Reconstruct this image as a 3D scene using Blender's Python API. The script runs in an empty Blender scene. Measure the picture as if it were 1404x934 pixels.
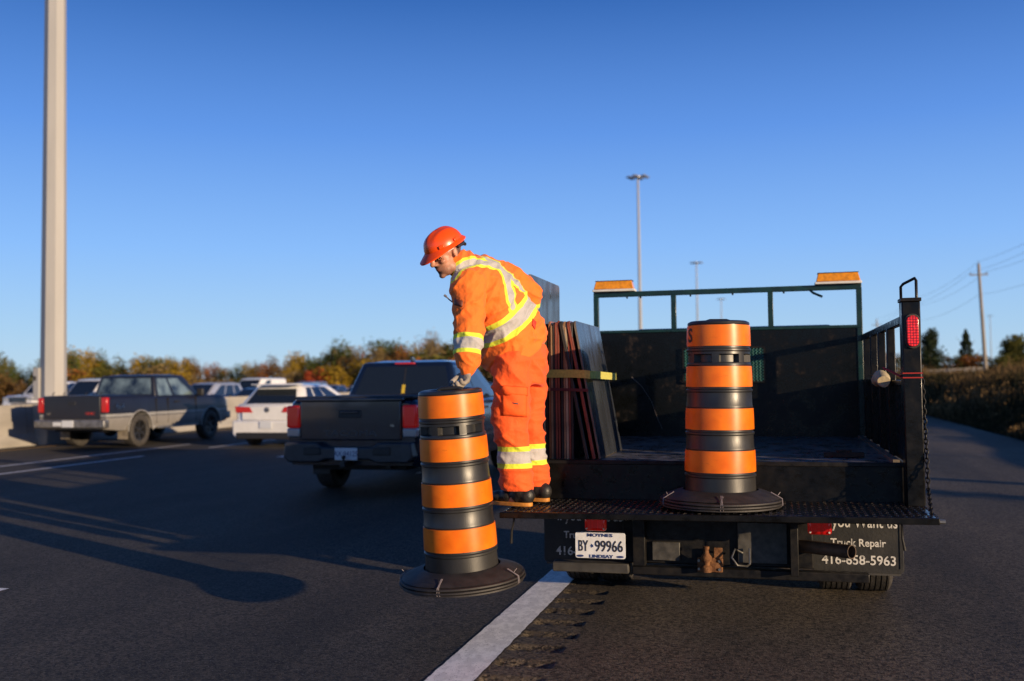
import bpy, bmesh, math, random
import numpy as np
from mathutils import Vector, Matrix, Euler, noise as mnoise

random.seed(7)
rng = np.random.default_rng(7)
SC = bpy.context.scene
COL = SC.collection
R = math.radians

# ------------------------------------------------------------------ camera
CAM_H, YAW, PITCH, ROLL = 1.50, R(14.7), R(2.24), R(-0.7)
FPX = 1365.0                                   # focal length in photo pixels (1404 wide)
cam_d = bpy.data.cameras.new('camera')
cam_d.sensor_width = 36.0
cam_d.lens = 36.0 * FPX / 1404.0
cam_d.clip_end = 6000
cam_d.dof.use_dof = True
cam_d.dof.focus_distance = 6.1
cam_d.dof.aperture_fstop = 1.5
cam = bpy.data.objects.new('camera', cam_d)
COL.objects.link(cam)
CAM_ROT = (Matrix.Rotation(YAW, 4, 'Z') @ Matrix.Rotation(math.pi/2 + PITCH, 4, 'X') @ Matrix.Rotation(ROLL, 4, 'Z'))
cam.matrix_world = Matrix.Translation((0, 0, CAM_H)) @ CAM_ROT
SC.camera = cam

def ray(u, v):
    return (CAM_ROT.to_3x3() @ Vector(((u-702)/FPX, (467-v)/FPX, -1.0)))
def PX(u, v, z):                               # photo pixel + depth along the lens axis -> world
    return Vector((0, 0, CAM_H)) + ray(u, v) * z
def GP(u, v, h=0.0):                           # photo pixel on a level plane
    d = ray(u, v)
    return Vector((0, 0, CAM_H)) + d * ((h - CAM_H) / d.z)
def YP(u, v, y):                               # photo pixel on the plane Y = y
    d = ray(u, v)
    return Vector((0, 0, CAM_H)) + d * (y / d.y)
def pix(p):                                    # world -> photo pixel
    q = CAM_ROT.to_3x3().transposed() @ (Vector(p) - Vector((0, 0, CAM_H)))
    return (702 - FPX*q.x/q.z, 467 + FPX*q.y/q.z)

# ------------------------------------------------------------------ light
SUN_EL = R(8.8)
SUN_DIR = Vector((0.882*math.cos(SUN_EL), -0.472*math.cos(SUN_EL), math.sin(SUN_EL))).normalized()   # towards the sun
world = bpy.data.worlds.new('World')
SC.world = world
world.use_nodes = True
wn = world.node_tree
wn.nodes.clear()
sky = wn.nodes.new('ShaderNodeTexSky')
sky.sky_type = 'NISHITA'
sky.sun_disc = False
sky.sun_elevation = SUN_EL
sky.sun_rotation = math.atan2(SUN_DIR.x, SUN_DIR.y)
sky.air_density = 1.0
sky.dust_density = 0.25
sky.ozone_density = 3.5
hsv = wn.nodes.new('ShaderNodeHueSaturation')
hsv.inputs['Saturation'].default_value = 1.15
bg = wn.nodes.new('ShaderNodeBackground')
bg.inputs['Strength'].default_value = 0.10
wo = wn.nodes.new('ShaderNodeOutputWorld')
wn.links.new(sky.outputs[0], hsv.inputs['Color'])
wtc = wn.nodes.new('ShaderNodeTexCoord'); wsp = wn.nodes.new('ShaderNodeSeparateXYZ'); wrp = wn.nodes.new('ShaderNodeValToRGB')
wn.links.new(wtc.outputs['Generated'], wsp.inputs[0]); wn.links.new(wsp.outputs['Z'], wrp.inputs[0])
SKY = [(0.0, (.48, .66, .82)), (.05, (.38, .60, .87)), (.13, (.25, .485, .94)), (.24, (.120, .300, .79)), (.36, (.038, .138, .47)), (.6, (.012, .058, .22)), (1.0, (.007, .034, .14))]
while len(wrp.color_ramp.elements) < len(SKY): wrp.color_ramp.elements.new(.5)
for e, (p_, c_) in zip(wrp.color_ramp.elements, SKY): e.position = p_; e.color = (*c_, 1)
wmul = wn.nodes.new('ShaderNodeVectorMath'); wmul.operation = 'SCALE'; wmul.inputs['Scale'].default_value = 10.0 * 0.80
wn.links.new(wrp.outputs[0], wmul.inputs[0])
wmx = wn.nodes.new('ShaderNodeMix'); wmx.data_type = 'RGBA'; wmx.inputs['Factor'].default_value = .88
wn.links.new(hsv.outputs[0], wmx.inputs['A']); wn.links.new(wmul.outputs[0], wmx.inputs['B'])
wn.links.new(wmx.outputs['Result'], bg.inputs[0])
wn.links.new(bg.outputs[0], wo.inputs[0])
sun_d = bpy.data.lights.new('sun', 'SUN')
sun_d.energy = 5.0
sun_d.angle = R(0.53)
sun_d.color = (1.0, 0.75, 0.48)
sun = bpy.data.objects.new('sun', sun_d)
sun.rotation_euler = (-SUN_DIR).to_track_quat('-Z', 'Y').to_euler()
sun.location = (30, -20, 30)
COL.objects.link(sun)
SC.view_settings.view_transform = 'Standard'
SC.view_settings.look = 'None'
SC.view_settings.exposure = 0.42
SC.view_settings.gamma = 1.0
SC.render.engine = 'CYCLES'

# ------------------------------------------------------------------ materials
MATS = {}
def mat(name, col, rough=0.5, metal=0.0, var=0.0, vscale=8.0, bump=0.0, bscale=60.0, col2=None, coat=0.0,
        emit=None, estr=0.0, spec=0.5, alpha=None, trans=0.0, rvar=0.0, detail=6, bdist=0.01, stretch=None, cramp=(0.35, 0.65)):
    if name in MATS: return MATS[name]
    m = bpy.data.materials.new(name); m.use_nodes = True
    nt = m.node_tree; n = nt.nodes; L = nt.links
    b = n['Principled BSDF']
    b.inputs['Base Color'].default_value = (*col, 1)
    b.inputs['Roughness'].default_value = rough
    b.inputs['Metallic'].default_value = metal
    b.inputs['Specular IOR Level'].default_value = spec
    b.inputs['Coat Weight'].default_value = coat
    b.inputs['Coat Roughness'].default_value = 0.05
    b.inputs['Transmission Weight'].default_value = trans
    if emit:
        b.inputs['Emission Color'].default_value = (*emit, 1)
        b.inputs['Emission Strength'].default_value = estr
    if var or col2 or bump or rvar:
        tc = n.new('ShaderNodeTexCoord'); src = tc.outputs['Object']
        if stretch:
            mp = n.new('ShaderNodeMapping'); mp.inputs['Scale'].default_value = stretch
            L.new(src, mp.inputs[0]); src = mp.outputs[0]
    if var or col2:
        t = n.new('ShaderNodeTexNoise'); t.inputs['Scale'].default_value = vscale; t.inputs['Detail'].default_value = detail
        L.new(src, t.inputs['Vector'])
        rp = n.new('ShaderNodeValToRGB'); rp.color_ramp.elements[0].position = cramp[0]; rp.color_ramp.elements[1].position = cramp[1]
        c2 = col2 if col2 else tuple(min(1, c*(1+var)) for c in col)
        c1 = col if col2 else tuple(c*(1-var) for c in col)
        rp.color_ramp.elements[0].color = (*c1, 1); rp.color_ramp.elements[1].color = (*c2, 1)
        L.new(t.outputs['Fac'], rp.inputs[0]); L.new(rp.outputs[0], b.inputs['Base Color'])
    if rvar:
        t = n.new('ShaderNodeTexNoise'); t.inputs['Scale'].default_value = vscale*1.7; t.inputs['Detail'].default_value = 8
        L.new(src, t.inputs['Vector'])
        mr = n.new('ShaderNodeMapRange'); mr.inputs[1].default_value = .3; mr.inputs[2].default_value = .7
        mr.inputs[3].default_value = max(0.02, rough-rvar); mr.inputs[4].default_value = min(1, rough+rvar)
        L.new(t.outputs['Fac'], mr.inputs[0]); L.new(mr.outputs[0], b.inputs['Roughness'])
    if bump:
        t = n.new('ShaderNodeTexNoise'); t.inputs['Scale'].default_value = bscale; t.inputs['Detail'].default_value = 5
        L.new(src, t.inputs['Vector'])
        bp = n.new('ShaderNodeBump'); bp.inputs['Strength'].default_value = bump; bp.inputs['Distance'].default_value = bdist
        L.new(t.outputs['Fac'], bp.inputs['Height']); L.new(bp.outputs[0], b.inputs['Normal'])
    MATS[name] = m
    return m

# ------------------------------------------------------------------ object helpers
def tag(o, label=None, cat=None, group=None, kind=None):
    if label: o['label'] = label
    if cat: o['category'] = cat
    if group: o['group'] = group
    if kind: o['kind'] = kind
    return o
def empty(name, loc=(0, 0, 0), rz=0.0):
    o = bpy.data.objects.new(name, None)
    o.empty_display_size = 0.2
    o.location = loc; o.rotation_euler = (0, 0, rz)
    COL.objects.link(o)
    return o
def children(o):
    return [c for c in bpy.data.objects if c.parent == o]
KIDS = {}
def link(o, parent=None):
    COL.objects.link(o)
    if parent is not None:
        o.parent = parent
        KIDS.setdefault(parent.name, []).append(o)
    return o
def copy_tree(o, parent=None):
    c = o.copy(); link(c, parent)
    for k in KIDS.get(o.name, []): copy_tree(k, c)
    return c

class MB:
    """collects vertices and faces; build() links them as one mesh object"""
    def __init__(s): s.v = []; s.f = []; s.mi = []; s.cur = 0
    def _add(s, vs, fs):
        k = len(s.v); s.v += [tuple(p) for p in vs]
        for f in fs: s.f.append(tuple(i+k for i in f)); s.mi.append(s.cur)
        return s
    def box(s, x0, x1, y0, y1, z0, z1, M=None):
        vs = [Vector(p) for p in ((x0,y0,z0),(x1,y0,z0),(x1,y1,z0),(x0,y1,z0),(x0,y0,z1),(x1,y0,z1),(x1,y1,z1),(x0,y1,z1))]
        if M is not None: vs = [M @ p for p in vs]
        return s._add(vs, [(3,2,1,0),(4,5,6,7),(0,1,5,4),(1,2,6,5),(2,3,7,6),(3,0,4,7)])
    def hexa(s, b, t):                       # 4 bottom + 4 top points
        return s._add(list(b)+list(t), [(3,2,1,0),(4,5,6,7),(0,1,5,4),(1,2,6,5),(2,3,7,6),(3,0,4,7)])
    def prism(s, poly, d0, d1, axis='x'):    # 2D outline extruded along an axis
        n = len(poly)
        def P(a, b, d): return {'x': (d,a,b), 'y': (a,d,b), 'z': (a,b,d)}[axis]
        vs = [P(a,b,d0) for a,b in poly] + [P(a,b,d1) for a,b in poly]
        return s._add(vs, [tuple(range(n-1,-1,-1)), tuple(range(n,2*n))] + [(i,(i+1)%n,n+(i+1)%n,n+i) for i in range(n)])
    def lathe(s, prof, n=32, M=None, cap=True):   # (r,z) profile about z
        vs = []; fs = []; m = len(prof)
        for j in range(n):
            a = 2*math.pi*j/n
            for r, z in prof: vs.append(Vector((r*math.cos(a), r*math.sin(a), z)))
        for j in range(n):
            k = (j+1) % n
            for i in range(m-1): fs.append((j*m+i, k*m+i, k*m+i+1, j*m+i+1))
        if cap:
            fs.append(tuple(j*m for j in range(n-1,-1,-1))); fs.append(tuple(j*m+m-1 for j in range(n)))
        if M is not None: vs = [M @ p for p in vs]
        return s._add(vs, fs)
    def tube(s, path, r, n=8, closed=False, sq=False):
        pts = [Vector(p) for p in path]; m = len(pts)
        rs = r if isinstance(r, (list, tuple)) else [r]*m
        vs = []; fs = []; up = None
        for i, p in enumerate(pts):
            a = pts[(i-1) % m] if (closed or i > 0) else p
            b = pts[(i+1) % m] if (closed or i < m-1) else p
            t = (b-a).normalized()
            if up is None: up = Vector((0,0,1)) if abs(t.z) < .9 else Vector((1,0,0))
            x = t.cross(up)
            if x.length < 1e-5: x = t.cross(Vector((1,0,0)))
            x.normalize(); y = x.cross(t).normalized(); up = y
            for j in range(n):
                an = 2*math.pi*(j+.5)/n
                k = rs[i] * (1.414 if sq else 1)
                vs.append(p + x*math.cos(an)*k + y*math.sin(an)*k)
        mm = m if closed else m-1
        for i in range(mm):
            i2 = (i+1) % m
            for j in range(n):
                k = (j+1) % n
                fs.append((i*n+j, i*n+k, i2*n+k, i2*n+j))
        if not closed:
            fs.append(tuple(range(n-1,-1,-1))); fs.append(tuple((m-1)*n+j for j in range(n)))
        return s._add(vs, fs)
    def bar(s, p, q, w): return s.tube([p, q], w/2, 4, sq=True)
    def loft(s, secs):                       # closed sections with equal counts, capped
        n = len(secs[0]); vs = [p for sec in secs for p in sec]; fs = []
        for i in range(len(secs)-1):
            for j in range(n):
                k = (j+1) % n
                fs.append((i*n+j, i*n+k, (i+1)*n+k, (i+1)*n+j))
        fs.append(tuple(range(n-1,-1,-1))); fs.append(tuple((len(secs)-1)*n+j for j in range(n)))
        return s._add(vs, fs)
    def ell(s, c, r, M=None, nu=16, nv=10):
        vs = []; fs = []; c = Vector(c)
        for i in range(nv+1):
            th = math.pi*i/nv
            for j in range(nu):
                ph = 2*math.pi*j/nu
                p = Vector((r[0]*math.sin(th)*math.cos(ph), r[1]*math.sin(th)*math.sin(ph), r[2]*math.cos(th)))
                if M is not None: p = M @ p
                vs.append(p + c)
        for i in range(nv):
            for j in range(nu):
                k = (j+1) % nu
                fs.append((i*nu+j, (i+1)*nu+j, (i+1)*nu+k, i*nu+k))
        return s._add(vs, fs)
    def mesh(s, name, mats=None, off=(0,0,0), smooth=None):
        me = bpy.data.meshes.new(name)
        ox, oy, oz = off
        me.from_pydata([(a-ox, b-oy, c-oz) for a, b, c in s.v], [], s.f)
        bm = bmesh.new(); bm.from_mesh(me)
        bmesh.ops.remove_doubles(bm, verts=bm.verts, dist=1e-6)
        bmesh.ops.recalc_face_normals(bm, faces=bm.faces)
        bm.to_mesh(me); bm.free()
        if mats:
            for m in (mats if isinstance(mats, (list, tuple)) else [mats]): me.materials.append(m)
        if len(set(s.mi)) > 1 and len(me.polygons) == len(s.mi):
            me.polygons.foreach_set('material_index', s.mi)
        if smooth is not None:
            me.polygons.foreach_set('use_smooth', [True]*len(me.polygons))
            if smooth < 179: me.set_sharp_from_angle(angle=R(smooth))
        return me
    def build(s, name, mats, parent=None, off=(0,0,0), smooth=None, bevel=0, seg=2):
        o = bpy.data.objects.new(name, s.mesh(name, mats, off, smooth if smooth is not None else (40 if bevel else None)))
        link(o, parent)
        if bevel:
            b = o.modifiers.new('bevel', 'BEVEL'); b.width = bevel; b.segments = seg; b.limit_method = 'ANGLE'; b.angle_limit = R(35)
            b.harden_normals = False
        return o

def text_mesh(name, body, size, material, M, parent=None, depth=0.0015, sx=1.0, align='CENTER', bold=0.0, off=(0,0,0)):
    cu = bpy.data.curves.new(name, 'FONT'); cu.body = body; cu.size = size; cu.align_x = align; cu.align_y = 'CENTER'
    cu.extrude = depth; cu.offset = bold; cu.resolution_u = 3
    ob = bpy.data.objects.new('tmp_text', cu); COL.objects.link(ob)
    bpy.context.view_layer.update()
    dg = bpy.context.evaluated_depsgraph_get()
    me = bpy.data.meshes.new_from_object(ob.evaluated_get(dg))
    COL.objects.unlink(ob); bpy.data.objects.remove(ob); bpy.data.curves.remove(cu)
    me.transform(Matrix.Translation(Vector(off)*-1) @ M @ Matrix.Diagonal((sx, 1, 1, 1)))
    me.materials.clear(); me.materials.append(material)
    o = bpy.data.objects.new(name, me); link(o, parent)
    return o
FACE_REAR = Matrix.Rotation(math.pi/2, 4, 'X')        # text that faces -Y

# ------------------------------------------------------------------ ground materials
def asphalt(name, base, warm, scale=1.0):
    m = bpy.data.materials.new(name); m.use_nodes = True
    nt = m.node_tree; n = nt.nodes; L = nt.links; b = n['Principled BSDF']
    b.inputs['Roughness'].default_value = 0.82; b.inputs['Specular IOR Level'].default_value = 0.35
    tc = n.new('ShaderNodeTexCoord')
    big = n.new('ShaderNodeTexNoise'); big.inputs['Scale'].default_value = 0.55; big.inputs['Detail'].default_value = 7; big.inputs['Roughness'].default_value = .62
    mp = n.new('ShaderNodeMapping'); mp.inputs['Scale'].default_value = (1.6, .35, 1)
    L.new(tc.outputs['Object'], mp.inputs[0]); L.new(mp.outputs[0], big.inputs['Vector'])
    r1 = n.new('ShaderNodeValToRGB')
    r1.color_ramp.elements[0].position = .33; r1.color_ramp.elements[1].position = .68
    r1.color_ramp.elements[0].color = (*[c*.55 for c in base], 1); r1.color_ramp.elements[1].color = (*warm, 1)
    L.new(big.outputs['Fac'], r1.inputs[0])
    ag = n.new('ShaderNodeTexVoronoi'); ag.inputs['Scale'].default_value = 64*scale
    L.new(tc.outputs['Object'], ag.inputs['Vector'])
    r2 = n.new('ShaderNodeMapRange'); r2.inputs[1].default_value = 0; r2.inputs[2].default_value = 1; r2.inputs[3].default_value = .05; r2.inputs[4].default_value = 2.1
    sep = n.new('ShaderNodeSeparateColor'); L.new(ag.outputs['Color'], sep.inputs[0]); L.new(sep.outputs[0], r2.inputs[0])
    mul = n.new('ShaderNodeMix'); mul.data_type = 'RGBA'; mul.blend_type = 'MULTIPLY'; mul.inputs['Factor'].default_value = .9
    L.new(r1.outputs[0], mul.inputs['A']); L.new(r2.outputs[0], mul.inputs['B'])
    # pale chips
    ch = n.new('ShaderNodeTexVoronoi'); ch.inputs['Scale'].default_value = 48*scale; L.new(tc.outputs['Object'], ch.inputs['Vector'])
    lt = n.new('ShaderNodeMath'); lt.operation = 'LESS_THAN'; lt.inputs[1].default_value = .16; L.new(ch.outputs['Distance'], lt.inputs[0])
    s2 = n.new('ShaderNodeSeparateColor'); L.new(ch.outputs['Color'], s2.inputs[0])
    g2 = n.new('ShaderNodeMath'); g2.operation = 'GREATER_THAN'; g2.inputs[1].default_value = .70; L.new(s2.outputs[1], g2.inputs[0])
    an = n.new('ShaderNodeMath'); an.operation = 'MULTIPLY'; L.new(lt.outputs[0], an.inputs[0]); L.new(g2.outputs[0], an.inputs[1])
    mx = n.new('ShaderNodeMix'); mx.data_type = 'RGBA'; L.new(an.outputs[0], mx.inputs['Factor'])
    L.new(mul.outputs['Result'], mx.inputs['A']); mx.inputs['B'].default_value = (.17, .16, .15, 1)
    L.new(mx.outputs['Result'], b.inputs['Base Color'])
    bp = n.new('ShaderNodeBump'); bp.inputs['Strength'].default_value = .7; bp.inputs['Distance'].default_value = .007
    nb = n.new('ShaderNodeTexNoise'); nb.inputs['Scale'].default_value = 95*scale; nb.inputs['Detail'].default_value = 3
    L.new(tc.outputs['Object'], nb.inputs['Vector']); L.new(nb.outputs['Fac'], bp.inputs['Height']); L.new(bp.outputs[0], b.inputs['Normal'])
    return m
M_LANE = asphalt('asphalt_lane', (.039, .033, .025), (.057, .048, .036))
M_SHO = asphalt('asphalt_shoulder', (.064, .050, .034), (.098, .076, .051))
def paint_mat(name, col, wear):
    m = bpy.data.materials.new(name); m.use_nodes = True
    nt = m.node_tree; n = nt.nodes; L = nt.links; b = n['Principled BSDF']; b.inputs['Roughness'].default_value = .6
    tc = n.new('ShaderNodeTexCoord')
    mp = n.new('ShaderNodeMapping'); mp.inputs['Scale'].default_value = (1, .55, 1); L.new(tc.outputs['Object'], mp.inputs[0])
    a = n.new('ShaderNodeTexNoise'); a.inputs['Scale'].default_value = 16; a.inputs['Detail'].default_value = 8; a.inputs['Roughness'].default_value = .7; L.new(mp.outputs[0], a.inputs['Vector'])
    r = n.new('ShaderNodeValToRGB'); r.color_ramp.elements[0].position = .46; r.color_ramp.elements[1].position = .56
    r.color_ramp.elements[0].color = (*[c*.80 for c in col], 1); r.color_ramp.elements[1].color = (*col, 1); L.new(a.outputs['Fac'], r.inputs[0])
    f = n.new('ShaderNodeTexNoise'); f.inputs['Scale'].default_value = 130; f.inputs['Detail'].default_value = 3; L.new(tc.outputs['Object'], f.inputs['Vector'])
    lt = n.new('ShaderNodeMapRange'); lt.inputs[1].default_value = wear; lt.inputs[2].default_value = wear+.06; L.new(f.outputs['Fac'], lt.inputs[0])
    mx = n.new('ShaderNodeMix'); mx.data_type = 'RGBA'; L.new(lt.outputs[0], mx.inputs['Factor'])
    mx.inputs['A'].default_value = (.06, .058, .055, 1); L.new(r.outputs[0], mx.inputs['B']); L.new(mx.outputs['Result'], b.inputs['Base Color'])
    bp = n.new('ShaderNodeBump'); bp.inputs['Strength'].default_value = .4; bp.inputs['Distance'].default_value = .004
    L.new(f.outputs['Fac'], bp.inputs['Height']); L.new(bp.outputs[0], b.inputs['Normal'])
    return m
M_LINE = paint_mat('white_road_paint', (.88, .86, .82), .30)
M_YEL = paint_mat('yellow_road_paint', (.60, .33, .05), .36)

# ------------------------------------------------------------------ terrain
M_DRY = mat('dry_grass_ground', (.10, .085, .035), .95, col2=(.17, .12, .05), vscale=.35, bump=.6, bscale=4, bdist=.1)
g = MB()
g._add([(-3000,-60,-.3),(3000,-60,-.3),(3000,4500,-.3),(-3000,4500,-.3)], [(0,1,2,3)])
tag(g.build('ground', M_DRY), 'dry grassy ground reaching to the horizon', 'ground', kind='structure')

LINE_X0, LINE_X1, RUM_X1, SH_X1, MED_X = -1.72, -1.475, -1.13, 5.3, -18.2
def strip(x0, x1, y0, y1, z):
    b = MB(); b._add([(x0,y0,z),(x1,y0,z),(x1,y1,z),(x0,y1,z)], [(0,1,2,3)]); return b
road = strip(MED_X, LINE_X1, -40, 2500, 0).build('road', M_LANE)
tag(road, 'dark asphalt highway lanes', 'road', kind='structure')
sh = strip(RUM_X1, SH_X1, -40, 2500, 0).build('road_shoulder', M_SHO)
tag(sh, 'wide brownish asphalt shoulder right of the edge line', 'road', kind='structure')
far_road = strip(MED_X-27, MED_X, -40, 2500, -.25).build('opposite_road', M_LANE)
tag(far_road, 'asphalt lanes of the opposite carriageway', 'road', kind='structure')
# rumble strip: milled grooves every 30 cm
def rumble():
    xs = np.linspace(LINE_X1, RUM_X1, 30); ys = np.arange(-.2, 14.0, .0125)
    X, Y = np.meshgrid(xs, ys)
    ph = (Y - 5.16) / .30
    fr = np.abs(ph - np.round(ph)) * .30
    idx = np.round(ph)
    xe = RUM_X1 - .02 - .012*np.sin(idx*2.3) + .0*Y
    prof = np.clip(1 - (fr/.072)**2, 0, 1)
    side = np.clip((X - (LINE_X1+.012))/.02, 0, 1) * np.clip((xe - X)/.018, 0, 1)
    nz = np.array([[mnoise.noise((x*22, y*22, 1.7)) for x in xs] for y in ys])
    nz2 = np.array([[mnoise.noise((x*70, y*70, 4.7)) for x in xs] for y in ys])
    Z = -.017*prof*side*(1+.5*nz) + .0028*nz2*np.clip(side*(prof > 0), .1, 1)
    Z[:, 0] = 0; Z[:, -1] = 0
    V = np.stack([X, Y, Z], -1).reshape(-1, 3); nx = len(xs); F = []
    for j in range(len(ys)-1):
        for i in range(nx-1):
            a = j*nx+i; F.append((a, a+1, a+nx+1, a+nx))
    me = bpy.data.meshes.new('rumble_strip'); me.from_pydata(V.tolist(), [], F); me.materials.append(M_SHO)
    me.polygons.foreach_set('use_smooth', [True]*len(F))
    o = bpy.data.objects.new('rumble_strip', me); link(o, sh)
    s2 = strip(LINE_X1, RUM_X1, 13.975, 2500, 0).build('shoulder_strip', M_SHO, sh)
    strip(LINE_X1, RUM_X1, -40, -.2, 0).build('shoulder_strip', M_SHO, sh)
rumble()
# painted markings (worn edges)
def ragged(x0, x1, y0, y1, z, step, amp):
    ys = np.arange(y0, y1, step); b = MB(); vs = []
    for y in ys:
        vs.append((x0 + amp*mnoise.noise((y*9, 1, 0)) + amp*.6*mnoise.noise((y*40, 5, 0)), y, z))
        vs.append((x1 + amp*mnoise.noise((y*9, 7, 0)) + amp*.6*mnoise.noise((y*40, 9, 0)), y, z))
    b._add(vs, [(2*i, 2*i+1, 2*i+3, 2*i+2) for i in range(len(ys)-1)])
    return b
ragged(LINE_X0, LINE_X1-.004, -2, 16, .004, .03, .006).build('edge_line', M_LINE, road)
strip(LINE_X0, LINE_X1-.004, 15.9, 1500, .0042).build('edge_line', M_LINE, road)
L1, L2, L3, L4 = -5.57, -9.62, -12.72, -13.92
dash = strip(-.075, .075, 0, 3.0, .004).mesh('lane_dash', M_LINE)
p = GP(1, 807); ystart = p.y - 2.95
p2 = GP(383, 627)
for lx, y0 in ((L1, p.y-3.0), (L2, p2.y)):
    for k in range(-1, 30):
        o = bpy.data.objects.new('lane_dash', dash); o.location = (lx, y0+12*k, 0); link(o, road)
q = [GP(0, 640), GP(260, 609.5), GP(0, 650), GP(201, 625.5), GP(300, 612)]
print('HOV lines', [(round(a.x,2), round(a.y,2)) for a in q], 'dash', p[:], p2[:])
strip(L3-.05, L3+.05, -5, GP(201, 625.5).y, .004).build('lane_line', M_LINE, road)
strip(L3-.05, L3+.05, GP(283, 614).y, 900, .004).build('lane_line', M_LINE, road)
strip(L4-.05, L4+.05, -5, GP(262, 609.5).y, .004).build('lane_line', M_LINE, road)
strip(MED_X+.95, MED_X+1.07, -5, 900, .004).build('median_line', M_YEL, road)

# median barrier
M_CON = mat('concrete', (.29, .27, .24), .85, var=.18, vscale=1.3, bump=.3, bscale=30, stretch=(1, .5, 2))
b = MB()
prof = [(-.30,-.26),(-.30,.08),(-.19,.30),(-.10,1.02),(.10,1.02),(.19,.30),(.30,.08),(.30,0)]
bar_root = empty('median_barrier', (MED_X, 20, 0))
tag(bar_root, 'long pale concrete median barrier between the two carriageways', 'barrier')
for k in range(40):
    y0 = -15 + 6*k
    bb = MB(); bb.prism([(a, z) for a, z in prof], y0+.012, y0+5.99, 'y')
    bb.build('barrier_section', M_CON, bar_root, off=(0, 20, 0))
# ================================================================== the work truck
M_BLK = mat('worn_black_paint', (.0028, .0028, .003), .34, spec=.24, col2=(.008, .0075, .007), vscale=9, rvar=.18, bump=.25, bscale=45, bdist=.004)
M_BLK2 = mat('matte_black_steel', (.0045, .0045, .005), .5, spec=.25, col2=(.013, .0115, .0105), vscale=14, rvar=.2, bump=.3, bscale=80, bdist=.003)
M_GRNBLK = mat('green_black_frame_paint', (.004, .022, .018), .35, var=.3, vscale=12, rvar=.12)
M_RUB = mat('tyre_rubber', (.038, .034, .030), .75, var=.35, vscale=20, bump=.3, bscale=90)
M_STEEL = mat('bare_steel', (.30, .29, .27), .42, metal=.9, var=.3, vscale=25)
M_RUST = mat('rusty_steel', (.10, .038, .014), .8, metal=.2, col2=(.22, .10, .038), vscale=30, bump=.4, bscale=70)
M_GREYB = mat('dusty_grey_bumper', (.045, .042, .038), .6, var=.3, vscale=10)
M_REDL = mat('red_lamp_lens', (.26, .003, .003), .2, var=.6, vscale=90, stretch=(1, .01, .01), emit=(1, .02, .01), estr=.06, coat=.3)
M_AMB = mat('amber_lens', (.62, .22, .006), .18, var=.22, vscale=30, emit=(1, .38, .02), estr=.06, coat=.6)
M_WHT = mat('white_plastic', (.62, .60, .56), .45, var=.08, vscale=20)
M_TEXT = mat('white_lettering', (.16, .155, .15), .7, col2=(.60, .58, .55), vscale=45, cramp=(.30, .48))

def deck_mat(name, dark, light, scuff):
    m = bpy.data.materials.new(name); m.use_nodes = True
    nt = m.node_tree; n = nt.nodes; L = nt.links; b = n['Principled BSDF']
    tc = n.new('ShaderNodeTexCoord')
    a = n.new('ShaderNodeTexNoise'); a.inputs['Scale'].default_value = 7; a.inputs['Detail'].default_value = 10; a.inputs['Roughness'].default_value = .75
    L.new(tc.outputs['Object'], a.inputs['Vector'])
    r = n.new('ShaderNodeValToRGB'); r.color_ramp.elements[0].position = scuff; r.color_ramp.elements[1].position = scuff+.16
    r.color_ramp.elements[0].color = (*dark, 1); r.color_ramp.elements[1].color = (*light, 1); L.new(a.outputs['Fac'], r.inputs[0])
    L.new(r.outputs[0], b.inputs['Base Color'])
    mr = n.new('ShaderNodeMapRange'); mr.inputs[1].default_value = .35; mr.inputs[2].default_value = .65; mr.inputs[3].default_value = .16; mr.inputs[4].default_value = .48
    L.new(a.outputs['Fac'], mr.inputs[0]); L.new(mr.outputs[0], b.inputs['Roughness'])
    b.inputs['Metallic'].default_value = .35
    bp = n.new('ShaderNodeBump'); bp.inputs['Strength'].default_value = .35; bp.inputs['Distance'].default_value = .006
    L.new(a.outputs['Fac'], bp.inputs['Height']); L.new(bp.outputs[0], b.inputs['Normal'])
    return m
M_PLATE = deck_mat('worn_tread_plate', (.008, .008, .009), (.07, .062, .058), .55)
for n_ in M_PLATE.node_tree.nodes:
    if n_.type == 'MAP_RANGE': n_.inputs[3].default_value = .10; n_.inputs[4].default_value = .34
M_DECK = deck_mat('worn_steel_deck', (.07, .068, .066), (.22, .21, .20), .44)
M_HEAD = deck_mat('scraped_headboard', (.003, .0035, .0035), (.042, .030, .022), .57)
M_HEAD.node_tree.nodes['Principled BSDF'].inputs['Metallic'].default_value = 0
M_HEAD.node_tree.nodes['Principled BSDF'].inputs['Specular IOR Level'].default_value = .22

TC = (-.385, 7.45, 0)
BX0, BX1 = -1.66, .79                     # inside of the bed
PY0, DY0, DY1 = 5.92, 6.62, 9.50          # platform edge, deck edge, headboard
truck = empty('work_truck', TC)
tag(truck, 'black flatbed work truck with lowered rear platform, stopped on the shoulder', 'truck')
def tb(m, name, mt, parent=None, bevel=0, **k): return m.build(name, mt, parent or truck, off=TC, bevel=bevel, **k)

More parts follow.
